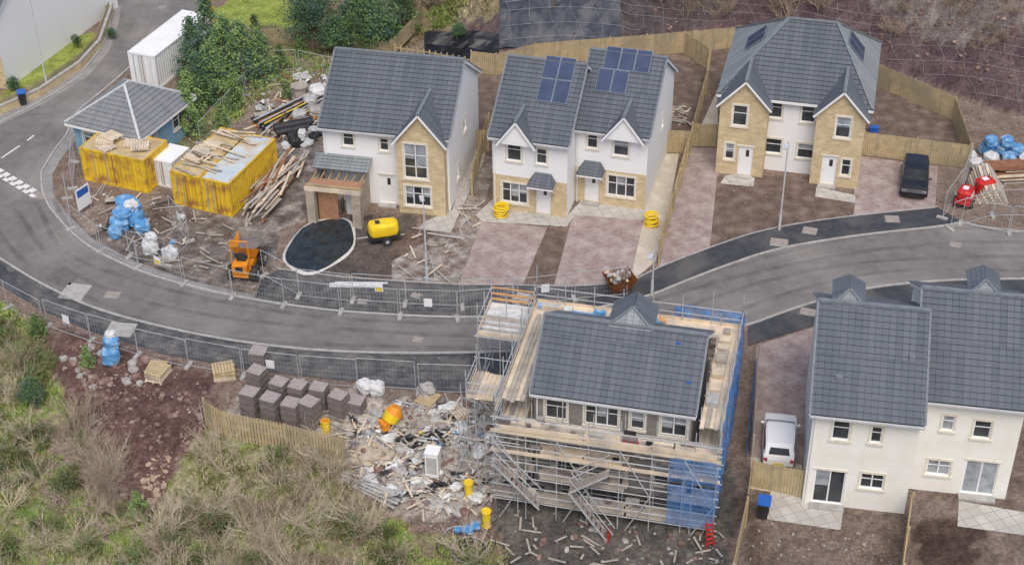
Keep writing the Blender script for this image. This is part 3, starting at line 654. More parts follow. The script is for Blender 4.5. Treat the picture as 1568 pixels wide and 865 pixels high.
for k in range(nyp):
    a,b=ysy[k],ysy[k+1]; tube((xo0-.07,a,gz+k*.9),(xo0-.07,b,gz+1.9+k*.9)); tube((xo1+.07,a,gz+k*.9),(xo1+.07,b,gz+1.9+k*.9))
stm=mat('stair_tread',(.26,.22,.20),(.19,.16,.15),3,.8)
def stair(xa,za,xb,zb,y):
    for dy in(0,.5): beam(sc,(xa,y-dy,za),(xb,y-dy,zb),.04,.1,grey); tube((xa,y-dy,za+.95),(xb,y-dy,zb+.95))
    n=10
    for i in range(n):
        t=(i+.5)/n; x=xa+(xb-xa)*t; z=za+(zb-za)*t; sc.box((x-.1,y-.48,z),(x+.1,y-.02,z+.03),stm)
stair(4.6,-2.1,2.3,1.2,yo0-.15); stair(2.3,1.2,4.2,2.7,yo0-.15); stair(-1.6,2.4,.8,-.2,yo0-.15)
sc.box((4.35,yo0-.75,gz),(4.41,yo0-.2,gz+1.),red)
for x in xsx: sc.box((x-.25,yo0-.2,gz-.05),(x+.25,yo0+.2,gz+.03),orangew)
lx0,lx1,ly0,ly1=xo0-2.5,xo0-.1,D-1.7,D+1.4
for x in(lx0,(lx0+lx1)/2,lx1):
    for y in(ly0,(ly0+ly1)/2,ly1): tube((x,y,-1),(x,y,6+R(0,.8)))
deck(lx0,lx1,ly0,ly1,4.6,whiteb); 
for z in(1.6,3.2,4.6):
    for y in(ly0,ly1): tube((lx0-.2,y,z-.04),(lx1+.2,y,z-.04))
    for x in(lx0,lx1): tube((x,ly0-.2,z-.04),(x,ly1+.2,z-.04))
for hh in(.25,.6,1.): beam(sc,(lx0,ly1,4.6+hh),(lx1,ly1,4.6+hh),.05,.12 if hh<.9 else .07,orangew)
beam(sc,(lx0,ly0,4.8),(lx1,ly0,4.8),.05,.25,plank); beam(sc,(lx0,ly0,4.8),(lx0,ly1,4.8),.05,.2,plank); tube((lx0,ly0,5.6),(lx0,ly1,5.6)); tube((lx0,ly0,5.6),(lx1,ly0,5.6))
deck(xo0-2.2,xo0-.1,1.0,3.2,3.4,along='y'); lift_rail((xo0-2.2,1.0),(xo0-.1,1.0),3.4); lift_rail((xo0-2.2,1.),(xo0-2.2,3.2),3.4)
for y in(1.,3.2): tube((xo0-2.2,y,-2),(xo0-2.2,y,5.2))
for k in range(10):
    x=xo0-R(.5,2.4); y=R(-1,D); tube((x,y,-1.8),(x+R(-.3,.3),y+R(-.2,.2),R(2,5)),.028)
for z in (0,1.6): tube((xo0-2.4,0,z),(xo0,0,z)); tube((xo0-2.3,-1,z),(xo0-2.3,D,z))
for _ in range(16):
    x=R(xo0,xo1-.6); y=R(yi1,yo1-.5); sc.box((x,y,4.95),(x+R(.3,1.4),y+R(.15,.4),5.0+R(.03,.35)),random.choice([plank,whiteb,tarpw,blueT,orangew,plank2]))
for _ in range(55):
    x=R(xo0,xo1-1.); y=R(yo0+.1,yi0-.3); z=random.choice(LF)+.05; sc.box((x,y,z),(x+R(.1,.8),y+R(.1,.3),z+R(.05,.3)),random.choice([plank,concrete,plank2,blockT,tarpw,block,block,black]))
for _ in range(8):
    y=R(0,D); z=4.95; sc.box((xi1+.1,y,z),(xi1+.7,y+R(.3,1.),z+R(.05,.3)),random.choice([plank,plank2,tarpw]))
for xx in(5.0,5.3): sc.torus((xx,yo0+.4,4.15),.18,.05,red,12,5)
pk=mat('pink_ties',(.5,.13,.17),(.42,.2,.22),3,.5)
for k in range(8): sc.blob((4.7+k*.22,yo0+.3+R(-.2,.2),gz+.3),(.22,.18,.15),red if k%2 else pk,2.5,.25)
so=sc.build('scaffolding',M=he.M)
nb=MB()
def net(a,b,z0,z1,m=bluenet):
    a=Vector(a);b=Vector(b); n=max(2,int((b-a).length/.35)); pr=None
    d=(b-a).normalized(); nn=Vector((-d.y,d.x,0)); nz_=5
    for i in range(n+1):
        p=a+(b-a)*i/n; zt_=z1+R(-.12,.05); col=[p+nn*(.07*math.sin(i*1.7+j*.9)+R(-.03,.03))+Vector((0,0,z0+(zt_-z0)*j/nz_)) for j in range(nz_+1)]
        if pr:
            for j in range(nz_): nb.poly([pr[j],col[j],col[j+1],pr[j+1]],m)
        pr=col
net((xo1+.14,yo0,0),(xo1+.14,yo1+.2,0),.2,6.0); net((xo1-2.3,yo0-.12,0),(xo1+.1,yo0-.12,0),2.5,4.1,bluenetF); net((xo1-2.3,yo0-.12,0),(xo1+.1,yo0-.12,0),-.3,2.4,bluenetF)
net((xo1-3.6,yo1+.12,0),(xo1+.1,yo1+.12,0),4.9,5.9)
nb.build('debris_netting',M=he.M)
# ---------------- fences ----------------
def fence(name,pts,h=1.8,m=timber,gap=.02,bw_=.13,face=-1,nat=False):
    mb=MB(); W_=[P(*p) if nat else Pz(*p) for p in pts]
    for i in range(len(W_)-1):
        a,b=W_[i],W_[i+1]; L=(Vector((b.x-a.x,b.y-a.y,0))).length; M=frame(a,b,0); t=0
        def gz_(t): return a.z+(b.z-a.z)*t/L
        while t<L:
            z=gz_(t); hh=h+R(-.02,.02); mb.box((t,face*.03-.011,z+.04),(min(t+bw_,L),face*.03+.011,z+hh),m if random.random()<.8 else timberG,M); t+=bw_+gap
        n=max(1,int(L/2.4))
        for k in range(n+1):
            t=L*k/n; z=gz_(t); mb.box((t-.05,.0,z-.3),(t+.05,.1,z+h+.05),m,M)
        for zz in(.35,h/2,h-.25):
            beam(mb,M@Vector((0,.0,a.z+zz)),M@Vector((L,.0,b.z+zz)),.04,.08,m)
    return mb.build(name)
fence('timber_fence',[(722,112),(760,116),(820,100),(1045,82)],nat=True); fence('timber_fence',[(1045,82),(1130,74)],nat=True)
fence('timber_fence',[(1047,82),(1085,108),(1080,145),(1060,222),(1040,290),(1008,404)])
fence('timber_fence',[(1016,234),(1058,236)]); fence('timber_fence',[(1058,224),(1099,226)])
fence('timber_fence',[(1337,130),(1458,184),(1482,256)]); fence('timber_fence',[(1320,238),(1480,258)])
fence('timber_fence',[(316,652),(348,672),(440,690),(528,712)],h=1.9,gap=.05,nat=True)
fence('timber_fence',[(1150,745),(1230,762)]); fence('timber_fence',[(1148,742),(1140,800),(1118,905)],face=1)
fence('timber_fence',[(1390,796),(1376,905)]); 
fence('timber_fence',[(1158,560),(1150,700)],h=1.5,m=plank2,face=1)
fence('post_and_rail_fence',[(605,92),(640,97),(722,112)],h=1.3,gap=.35,nat=True)
fence('timber_fence',[(330,60),(420,68),(470,72),(600,88)],h=1.3,m=timberG,gap=.04,nat=True)
fence('timber_fence',[(600,88),(640,45),(650,-10)],h=1.4,m=timberG,gap=.04,nat=True)
fence('garden_fence',[(0,172),(60,145),(120,104),(150,72),(166,28),(180,-20)],h=1.,m=timberG,gap=.05)
mb=MB(); pts=[Pz(*p) for p in [(-60,196),(0,174),(60,147),(121,106),(151,73),(167,28),(182,-30)]]
for a,b in zip(pts,pts[1:]): mb.box((0,-.22,0),((b-a).length,-.04,.6),stone,frame(a,b,0)); mb.box((0,-.26,.6),((b-a).length,-.0,.68),concrete,frame(a,b,0))
mb.build('garden_wall',uv=True)
fence('timber_fence',[(722,232),(748,232)],h=1.7); fence('side_gate',[(748,205),(722,300)],h=1.6)
signY=mat('sign_yellow',(.65,.48,.04),(.65,.48,.04),1,.5); signW=mat('sign_white',(.72,.72,.72),(.68,.68,.68),1,.5)
def heras(name,pts,h=1.9,nat=False,every=5,lean=0,mesh=True,signs=True):
    mb=MB(); q=[(P(*p) if nat else Pz(*p)) for p in pts]; q=chaikin(q,1,False)
    segs=[0]
    for a,b in zip(q,q[1:]): segs.append(segs[-1]+(b-a).length)
    def at(s):
        for i in range(len(q)-1):
            if s<=segs[i+1]+1e-6: 
                t=(s-segs[i])/(segs[i+1]-segs[i]); return q[i].lerp(q[i+1],t)
        return q[-1].copy()
    n=max(1,round(segs[-1]/3.4)); prev=at(0)
    for i in range(n):
        a=prev.copy(); b=at(segs[-1]*(i+1)/n); prev=b.copy(); ja=Vector((0,0,.1)); L=(b-a).length; off=Vector((R(-.12,.12),R(-.15,.15),0))
        a=a+ja+off; b=b+ja+off*.4; up=Vector((R(-.03,.03),R(-.05,.05)+lean,h)); d=(b-a).normalized(); a2=a+d*.05; b2=b-d*.05
        for x,y in((a2,a2+up),(b2,b2+up),(a2,b2),(a2+up,b2+up)): mb.cyl(x,y,.022,grey,4,cap=False)
        if mesh:
            k=int(L/.2)
            for j in range(1,k):
                p=a2.lerp(b2,j/k); mb.cyl(p,p+up,.0025,lampm,3,cap=False)
            for j in range(1,6): mb.cyl(a2+up*j/6,b2+up*j/6,.0025,lampm,3,cap=False)
        M=frame(a,b,0); mb.box((-.12,-.35,a.z-.1),(.12,.35,a.z+.03),concrete,M)
        if signs and i%every==2:
            c=a2.lerp(b2,.5)+up*.55; Ms=frame(a,b,0); cc=Ms.inverted()@c
            mb.box((cc.x-.24,-.05,c.z-.28),(cc.x+.24,-.03,c.z+.28),signW,Ms); mb.box((cc.x-.2,-.054,c.z-.24),(cc.x+.2,-.051,c.z+.02),random.choice([signY,signY,signW]),Ms)
    mb.build(name)
heras('temporary_fence',[(112,350),(150,385),(225,416),(305,442),(395,463),(480,476),(560,482),(640,486),(740,489),(790,482)])
heras('temporary_fence',[(400,425),(430,450),(520,462),(640,468),(760,472),(850,462),(960,452)],every=3)
heras('temporary_fence',[(-30,440),(30,485),(60,500),(120,520),(210,545),(330,572),(450,587),(560,595),(730,602)],every=4)
heras('temporary_fence',[(105,305),(112,350)]); heras('temporary_fence',[(200,395),(225,415),(290,400),(292,355),(262,340)])
heras('temporary_fence',[(1455,350),(1500,330),(1600,330)]); heras('temporary_fence',[(1440,335),(1478,285),(1482,262)],every=9)
heras('temporary_fence',[(1470,345),(1500,358),(1620,360)],every=9)
heras('chainlink_fence',[(310,220),(345,180),(375,150),(400,95),(520,122)],nat=True,h=1.6,every=99); heras('chainlink_fence',[(110,290),(112,240),(160,210)],h=1.8,every=99)
# black geotextile draped over the bank
mb=MB(); geo=mat('black_geotextile',(.030,.036,.048),(.06,.068,.082),2.2,.6,c3=(.10,.10,.108),s2=.7); geo2=mat('black_membrane',(.010,.011,.014),(.02,.022,.026),1.5,.35)
for (us,vs,mm) in(((765,950,20),(-30,78,14),geo),((650,764,12),(52,96,7),geo2)):
    g=[[P(us[0]+(us[1]-us[0])*i/us[2],vs[0]+(vs[1]-vs[0])*j/vs[2]-(i*.6 if mm is geo else 0),.08+.1*math.sin(i*.9+j*.5)+R(0,.12)) for i in range(us[2]+1)] for j in range(vs[2]+1)]
    for j in range(vs[2]):
        for i in range(us[2]): mb.poly([g[j+1][i],g[j+1][i+1],g[j][i+1],g[j][i]],mm)
mb.build('black_slope_membrane')
mb=MB()
for k in range(26):
    u0=770+k*34; pr=None
    for v in range(-30,240,12):
        u=u0+(v*.28)+4*math.sin(v*.09+k)
        q=P(u,v,.09 if u>960 else .34)
        if q.z<.4 or u>1640: pr=None; continue
        if pr is not None and (pr-q).length<5: mb.cyl(pr,q,.011,tarpw,3,cap=False)
        pr=q
for vv in(-20,-5,8,22,45,66,90,120,150,180):
    pr=None
    for u in range(770,1640,15):
        q=P(u,vv+max(0,u-1000)*.12+5*math.sin(u*.02),.09 if u>960 else .34)
        if q.z<.5: pr=None; continue
        if pr is not None and (pr-q).length<3: mb.cyl(pr,q,.012,tarpw,3,cap=False)
        pr=q
mb.build('embankment_netting')
# ---------------- street lamps ----------------
def lamp(u,v,h,ang=0,arm=.6):
    mb=MB(); mb.cyl((0,0,0),(0,0,1.1),.09,lampm,8); mb.cyl((0,0,1.1),(0,0,h),.06,lampm,8,.04); mb.cyl((0,0,h),(arm,0,h+.08),.03,lampm,6); mb.box((arm-.05,-.13,h+.04),(arm+.5,.13,h+.14),lampm); mb.box((arm,-.1,h+.025),(arm+.45,.1,h+.038),white)
    mb.build('street_lamp',M=Matrix.Translation(Pz(u,v))@Matrix.Rotation(math.radians(ang),4,'Z'))
lamp(73,137,8,120); lamp(654,433,5.4,100); lamp(1193,352,6.4,250); lamp(998,452,3.2,250)
h=House('gabled_house',(-130,110),(12,137),15,rise=5,eave=5.6,stone_z=9)
h.front([]); h.sides(); h.gable_roof(); h.done()
# ---------------- cabins and containers ----------------
def rect_from(F,G,D,name):
    p=Pz(*F);q=Pz(*G); M=frame(p,q,0); return M,Vector((q.x-p.x,q.y-p.y,0)).length,D
def corr(mb,M,w,z0,z1,m,pitch=.28,d=.045):
    x=0; n=int(w/pitch); p=w/n
    for i in range(n):
        a=i*p; pts=[(a,0),(a+p*.3,0),(a+p*.5,d),(a+p*.8,d),(a+p,0)]
        for s,e in zip(pts,pts[1:]): mb.poly([(s[0],s[1],z0),(e[0],e[1],z0),(e[0],e[1],z1),(s[0],s[1],z1)],m,M)
def container(name,F,G,D,H,m,top=None,doors=True):
    M,w,D=rect_from(F,G,D,name); mb=MB(); top=top or m
    fr=[Matrix.Identity(4),Matrix(((0,-1,0,w),(1,0,0,0),(0,0,1,0),(0,0,0,1))),Matrix(((-1,0,0,w),(0,-1,0,D),(0,0,1,0),(0,0,0,1))),Matrix(((0,1,0,0),(-1,0,0,D),(0,0,1,0),(0,0,0,1)))]
    for i,f in enumerate(fr):
        ww=w if i%2==0 else D
        corr(mb,f@Matrix.Translation((.1,.02,0)),ww-.2,.15,H-.12,m)
        mb.box((.1,0,0),(ww-.1,.1,.15),m,f); mb.box((.1,0,H-.12),(ww-.1,.1,H),m,f)
        mb.box((-.001,-.001,0),(.1,.1,H+.01),m,f)
    n=int(D/.35)
    mb.poly([(0,0,H-.03),(w,0,H-.03),(w,D,H-.03),(0,D,H-.03)],top)
    for i in range(n): y=.15+(D-.3)*i/n; mb.box((.12,y,H-.028),(w-.12,y+.15,H-.005),top)
    if doors:
        for x in(w*.2,w*.4,w*.6,w*.8): mb.cyl((x,-.04,.2),(x,-.04,H-.15),.025,m if x>w*.5 else grey,6)
        mb.box((w/2-.02,-.03,.15),(w/2+.02,.0,H-.12),rust)
    mb.build(name,M=M); return M,w
cy2=mat('yellow_roof_dirty',(.52,.42,.24),(.40,.31,.17),1.2,.7,c3=(.36,.25,.14),s2=.8)
c1=container('shipping_container',(130,276),(228,297),2.9,2.5,yellow,cy2)
c2=container('shipping_container',(267,312),(312,323),6.2,2.5,yellow,cy2)
c3=container('shipping_container',(313,323.5),(357,333),6.2,2.5,yellow,mat('pale_steel_roof',(.40,.47,.51),(.50,.53,.53),1.,.6,c3=(.46,.36,.25),s2=.9))
whp=mat('white_panel',(.72,.73,.72),(.66,.67,.67),.8,.5)
container('storage_container',(203,130),(244,138),7.6,2.7,whp,whp)
container('storage_container',(238,283),(268,290),2.2,2.0,whp,whp)
def pallet(mb,M,z=0,w=1.2,l=1.0,m=plank):
    for i in range(7): mb.box((i*w/7,0,z+.11),(i*w/7+w/9,l,z+.135),m,M)
    for y in(0,l/2-.05,l-.1): mb.box((0,y,z+.085),(w,y+.1,z+.108),m,M); mb.box((0,y,z),(w,y+.1,z+.02),m,M); [mb.box((x,y,z+.02),(x+.12,y+.1,z+.085),m,M) for x in(0,w/2-.06,w-.12)]
def obj(name,fn,M,**k):
    mb=MB(); fn(mb); return mb.build(name,M=M,**k)
for cM,n in((c1,5),(c2,6)):
    M,w=cM; mb=MB()
    for k in range(n):
        x=R(.1,w-1.3) if w>2.5 else R(0,.6); y=R(.2,1.4) if n==5 else R(.8,4.6)
        pallet(mb,Matrix.Translation((x,y,2.52+.14*(k%3)))@Matrix.Rotation(R(-.5,.5),4,'Z'))
    mb.build('pallet_stack',M=M)
mb=MB()
for k in range(20): 
    y=R(0.3,5.8);a=R(-.3,.3); L=R(1.5,3.4); z=2.52+.05*(k%4); mb.box((0,-.06,0),(L,.06,.04),random.choice([plank,plank2]),Matrix.Translation((R(-.2,.6),y,z))@Matrix.Rotation(a,4,'Z'))
mb.build('timber_planks',M=c2[0])
M=frame(Pz(110,186,2.6),Pz(212,210,2.6),0); w=(Pz(110,186,2.6)-Pz(212,210,2.6)).length; D=6.0
root=empty('site_office_cabin',M); wl,wi,do,ro=MB(),MB(),MB(),MB()
MRr=Matrix(((0,-1,0,w),(1,0,0,0),(0,0,1,0),(0,0,0,1)))
facade(wl,wi,do,I4,w,0,2.6,[(1.2,1.5,.9,1.,'w1'),(3.2,1.5,.9,1.,'w1')],lambda z:blueC); facade(wl,wi,do,MRr,D,0,2.6,[(1.4,1.5,1.0,1.,'w2'),(4.6,1.6,1.5,1.1,'w2')],lambda z:blueC)
facade(wl,wi,do,Matrix(((0,1,0,0),(-1,0,0,D),(0,0,1,0),(0,0,0,1))),D,0,2.6,[],lambda z:blueC); facade(wl,wi,do,Matrix(((-1,0,0,w),(0,-1,0,D),(0,0,1,0),(0,0,0,1))),w,0,2.6,[],lambda z:blueC)
o=.35; q=[(-o,-o,2.6),(w+o,-o,2.6),(w+o,D+o,2.6),(-o,D+o,2.6)]; a=(w/2,w/2,4.6); b=(w/2,D-w/2,4.6) if D>w else (w/2,D/2+.2,4.6)
sl2=bmat('cabin_slate',(.15,.16,.17),(.2,.21,.22),(.06,.06,.07),.3,5,.012,rough=.6,offset=0,dirt=(.22,.22,.22),dscale=.8,bump=.2)
tiled(ro,[q[0],q[1],a],sl2); tiled(ro,[q[1],q[2],b,a],sl2); tiled(ro,[q[2],q[3],b],sl2); tiled(ro,[q[3],q[0],a,b],sl2)
for s_,e_ in((q[0],a),(q[1],a),(q[2],b),(q[3],b),(a,b)): beam(ro,Vector(s_)+Vector((0,0,.06)),Vector(e_)+Vector((0,0,.06)),.16,.08,lampm)
for p_,r_ in zip(q,q[1:]+q[:1]): beam(ro,Vector(p_)-Vector((0,0,.14)),Vector(r_)-Vector((0,0,.14)),.08,.16,white)
for k in range(12): wl.box((0,-.012,.2*k+.18),(w,-.002,.2*k+.195),MATS['blue_cladding']); 
wl.build('walls',root,uv=True); wi.build('windows',root); ro.build('roof',root,uv=True)
# ---------------- cars ----------------
def car(name,u,v,ang,paintm,L=3.9,W=1.72,H=1.48):
    root=empty(name,Matrix.Translation(Pz(u,v,.04))@Matrix.Rotation(math.radians(ang),4,'Z')); mb=MB()
    hw=W/2; gl=mat('car_glass',(.015,.018,.02),(.03,.035,.04),2,.15,spec=.25)
    st=[(-L/2,.42,.74,.74,.80),(-L/2+.06,.25,.93,.95,.84),(-L/2+.36,.19,.97,H-.10,.78),(-L/2+.55,.18,.97,H-.02,.78),(-.35,.17,.97,H,.80),(.22,.17,.95,H-.04,.78),(.38,.17,.94,H-.10,.76),(1.02,.18,.92,.98,.84),(L/2-.42,.18,.86,.88,.82),(L/2-.12,.24,.74,.75,.78),(L/2,.38,.56,.57,.68)]
    rings=[]
    for x,zb,zs,zt_,tw in st:
        tp=1-.10*(abs(x)/(L/2))**4; w0=hw*tp; t=w0*tw/.9; cab_=zt_>1.05
        if not cab_: t=w0*.88
        zsh=zt_-.06 if cab_ else (zs+zt_)/2
        half=[(w0*.9,zb),(w0,zb+.16),(w0,zs-.08),(w0*.97,zs),(t,zsh),(t*.86,zt_)]
        rings.append([(x,-a_,z_) for a_,z_ in half]+[(x,0,zt_+.02)]+[(x,a_,z_) for a_,z_ in half[::-1]])
    for i in range(len(rings)-1):
        a,b=rings[i],rings[i+1]
        for j in range(12):
            m=paintm
            if j in(3,8) and 2<=i<=5: m=gl
            if j in(4,5,6,7) and i==6: m=gl
            mb.poly([a[j],a[j+1],b[j+1],b[j]],m)
    r1,r2=rings[1],rings[2]
    mb.poly(rings[0][::-1],paintm); mb.poly(rings[-1],paintm)
    ob=mb.build('body',root)
    import bmesh
    bm=bmesh.new(); bm.from_mesh(ob.data); bmesh.ops.remove_doubles(bm,verts=bm.verts,dist=.001); bmesh.ops.recalc_face_normals(bm,faces=bm.faces); bm.to_mesh(ob.data); bm.free()
    bv=ob.modifiers.new('b','BEVEL'); bv.width=.03; bv.segments=2; bv.limit_method='ANGLE'; bv.angle_limit=math.radians(22)
    wh=MB()
    for x in(-L/2+.68,L/2-.72):
        for s in(-1,1):
            wh.cyl((x,s*(hw-.2),.31),(x,s*(hw+.01),.31),.31,black,16); wh.cyl((x,s*(hw+.008),.31),(x,s*(hw+.02),.31),.19,grey,10)
    wh.build('wheels',root)
    d=MB(); 
    # rear window set into the tailgate
    xa,xb=-L/2+.10,-L/2+.33
    d.poly([(xa+.02,-hw*.62,1.04),(xa+.02,hw*.62,1.04),(xb+.0,hw*.54,H-.15),(xb+.0,-hw*.54,H-.15)],gl,Matrix.Translation((-.035,0,.02)))
    for s in(-1,1):
        d.blob((.72,s*(hw+.08),.98),(.07,.1,.07),paintm,3,0); d.box((L/2-.24,s*hw*.72-.14,.60),(L/2-.06,s*hw*.72+.14,.72),glassL); d.box((-L/2+.0,s*hw*.78-.1,.62),(-L/2+.12,s*hw*.78+.1,.84),red)
    d.box((-L/2-.01,-.26,.45),(-L/2+.03,.26,.57),yellowP); d.box((L/2-.02,-.45,.33),(L/2+.01,.45,.45),black)
    d.build('lights_and_trim',root)
car('parked_car',1192,684,80,mat('white_car_paint',(.76,.76,.76),(.74,.74,.74),1,.45,spec=.25))
car('parked_car',1399,283,-104,mat('black_car_paint',(.012,.013,.016),(.02,.02,.024),1,.15,spec=.7),L=4.1,W=1.78)
# ---------------- plant & site items ----------------
def wheel(mb,x,y,r,w=.2): mb.cyl((x,y-w/2,r),(x,y+w/2,r),r,black,12); mb.cyl((x,y-w/2-.01,r),(x,y+w/2+.01,r),r*.45,grey,8)
def dumper(mb):
    for x in(-.75,.75):
        for y in(-.65,.65): wheel(mb,x,y,.42,.32)
    mb.box((-1.3,-.42,.45),(.9,.42,.75),orange); mb.box((-1.4,-.4,.75),(-.6,.4,1.25),orange); mb.box((-.9,-.25,1.25),(-.45,.25,1.38),black); mb.box((-.95,-.25,1.38),(-.85,.25,1.75),black)
    for y in(-.48,.48): mb.cyl((-1.0,y,.8),(-1.0,y,2.6),.035,orange,6)
    mb.cyl((-1.,-.48,2.6),(-1.,.48,2.6),.035,orange,6); mb.cyl((-.3,0,.8),(-.5,0,1.6),.025,black,6); mb.torus((-.5,0,1.6),.18,.02,black,12,4)
    B=[(.1,-.45,.85),(1.2,-.45,.85),(1.2,.45,.85),(.1,.45,.85)]; T=[(-.15,-.85,1.6),(1.75,-.85,1.5),(1.75,.85,1.5),(-.15,.85,1.6)]
    dk=mat('dumper_skip_paint',(.10,.095,.09),(.2,.17,.14),4,.7)
    for i in range(4): j=(i+1)%4; mb.poly([B[i],B[j],T[j],T[i]],orange); mb.poly([T[i],T[j],Vector(B[j])+Vector((0,0,.05)),Vector(B[i])+Vector((0,0,.05))],dk)
    mb.poly([(.1,-.45,.9),(1.2,-.45,.9),(1.2,.45,.9),(.1,.45,.9)],dk); mb.blob((.75,0,1.2),(.75,.62,.2),block,2,.15)
    mb.box((-1.43,-.2,.9),(-1.41,.2,1.2),black)
obj('site_dumper',dumper,place(380,415,82)@Matrix.Scale(1.12,4))
def compressor(mb):
    wheel(mb,-.1,-.62,.28); wheel(mb,-.1,.62,.28); mb.box((-1.0,-.5,.35),(1.,.5,.5),black); 
    mb.blob((0,0,.95),(.95,.56,.46),yellowP,5,0,16,10); mb.cyl((1.,0,.42),(1.7,0,.42),.04,grey,6); mb.cyl((-1.0,.3,.42),(-1.25,.3,.42),.03,grey,6)
    for k in range(5): mb.box((-.6+k*.12,-.595,.75),(-.54+k*.12,-.55,1.05),black)
    mb.box((.2,-.2,1.38),(.5,.2,1.43),black)
obj('towable_compressor',compressor,place(588,368,195),smooth=False)
def bag(mb,x,y,z,s,m,rot=0): mb.blob((x,y,z+s[2]),s,m,4,.1,14,9,rot)
def bagset(name,u,v,items,ang=0):
    mb=MB()
    for it in items: bag(mb,*it)
    mb.build(name,M=place(u,v,ang))
bagset('covered_bulk_bags',205,352,[(-.8,.3,0,(.55,.55,.5),blueT,.2),(.2,.6,0,(.6,.5,.55),blueT,.6),(.5,-.4,0,(.5,.5,.4),blueT,0),(-.5,.4,.8,(.55,.5,.35),blueT,.4),(.1,.7,.9,(.45,.4,.4),whiteb,.4),(-1.2,-.4,0,(.4,.5,.35),blueT,.1),(.1,1.9,0,(.6,.55,.6),blueT,.4),(.0,1.2,1.0,(.6,.9,.3),blueT,.4)],20)
bagset('bulk_bag',232,388,[(0,0,0,(.5,.5,.5),whiteb,.2),(.1,.1,.9,(.35,.35,.25),whiteb,.5),(1.3,-.6,0,(.45,.45,.4),whiteb,.7)])
bagset('covered_bulk_bags',172,556,[(0,0,0,(.5,.42,.55),blueT,.2),(.1,.2,.85,(.42,.4,.45),blueT,.4),(.1,.3,1.6,(.3,.25,.2),whiteb,.3)])
bagset('bulk_bag',1545,262,[(x,y,0,(.45,.45,.4),m_,R(0,1)) for x,y,m_ in((-2.4,1.3,whiteb),(-1.,2.3,blueT),(0,2.3,blueT),(1.,2.1,blueT),(-2.2,.3,whiteb),(-1.,1.,whiteb),(.2,1.,blueT),(1.3,.8,whiteb),(2.2,.4,dirtyb))]+[(x,y,.8,(.4,.4,.35),m_,R(0,1)) for x,y,m_ in((-.9,2.,blueT),(.2,2.,blueT))])
mb=MB()
for r_ in range(6):
    for k in range(9-r_): mb.box((k*.24+r_*.1,0,.2*r_),(k*.24+r_*.1+.2,3.2+R(-.3,.3),.2*r_+.16),plank if (k+r_)%2 else plank2)
mb.build('timber_stack',M=place(1492,312,-5)); mb=MB()
for k in range(20): mb.box((R(-.2,1.5),R(-.2,.4),.06*k),(R(2.4,3.6),R(.8,1.2),.06*k+.05),random.choice([plank,rust,plank2]))
mb.build('timber_stack',M=place(1505,283,5))
def mixer(mb):
    wheel(mb,-.3,-.55,.3,.15); wheel(mb,-.3,.55,.3,.15); mb.box((-.9,-.5,.4),(.5,.5,.6),red); mb.blob((-.25,0,.95),(.62,.46,.4),red,6,0,14,9); mb.cyl((.5,0,.45),(1.3,0,.45),.04,grey,6); mb.box((-.5,-.15,1.33),(-.1,.2,1.38),white); mb.box((-.6,-.475,.8),(0,-.45,1.1),white); mb.cyl((.1,.2,1.3),(.1,.2,1.55),.04,black,6)
obj('towable_generator',mixer,place(1477,312,60)); obj('towable_generator',mixer,place(1510,300,20))
def coil(mb):
    for k in range(7): mb.torus((R(-.08,.08),R(-.08,.08),.1+.11*k),.38+R(-.05,.05),.06,yellowP,18,5,R(-.1,.1))
obj('hose_coil',coil,place(767,331)); obj('hose_coil',coil,place(997,345)); 
def bin_(mb):
    mb.poly([(-.22,-.28,.1),(.22,-.28,.1),(.28,-.34,1.0),(-.28,-.34,1.0)],black); mb.poly([(.22,.28,.1),(-.22,.28,.1),(-.28,.34,1.),(.28,.34,1.)],black)
    mb.poly([(.22,-.28,.1),(.22,.28,.1),(.28,.34,1.),(.28,-.34,1.)],black); mb.poly([(-.22,.28,.1),(-.22,-.28,.1),(-.28,-.34,1.),(-.28,.34,1.)],black)
    mb.box((-.31,-.4,1.0),(.31,.36,1.07),blueP); mb.cyl((-.25,.3,.1),(.25,.3,.1),.1,black,8); mb.cyl((-.25,.4,1.0),(.25,.4,1.),.03,black,6)
obj('wheelie_bin',bin_,place(1168,790,-15)@Matrix.Scale(1.05,4)); 
def pbox(mb): 
    mb.box((-.3,-.2,0),(.3,.2,.35),blueP); mb.box((-.33,-.23,.35),(.33,.23,.4),blueP)
obj('recycling_box',pbox,place(1338,202,-10))
obj('wheelie_bin',bin_,place(36,160,20))
mb=MB(); c=Pz(491,376); 
a_=Pz(545,376)-c; rx_=a_.length*.96; ry_=(Pz(491,333)-c).length*.98; n=40
def el(k,t,z): return (c.x+(rx_*k)*math.cos(t)+ (ry_*k)*.28*math.sin(t)*.6,c.y+ry_*k*math.sin(t)*1.0,z)
ring=[]
for k,z in((1.0,.04),(.93,.10),(.90,.09),(.75,.10),(.6,.07),(.4,.12),(.2,.10)):
    ring.append([el(k*(1+.035*math.sin(5*i/n*6.28+k*9)*(k>.9)),2*math.pi*i/n,z+.05*math.sin(i*1.1+k*20)*(k<.9)+R(-.02,.02)) for i in range(n)])
sand=mat('sand_rim',(.56,.55,.52),(.42,.40,.37),6,.9)
liner=mat('pond_liner',(.014,.017,.022),(.03,.04,.045),1.2,.25,spec=.5)
for r_ in range(6):
    for i in range(n): j=(i+1)%n; mb.poly([ring[r_][i],ring[r_][j],ring[r_+1][j],ring[r_+1][i]],sand if r_==0 else liner)
mb.poly(ring[6],liner); mb.build('tarpaulin_covered_sand')
def stack(mb,M,n=6):
    pallet(mb,M,0,.95,.9,plank2)
    for k in range(n): 
        d=.02 if k%2 else 0
        mb.box((.02+d,.02+d,.15+k*.215),(.93-d,.88-d,.15+(k+1)*.215-.008),block,M,top=blockT if k==n-1 else None)
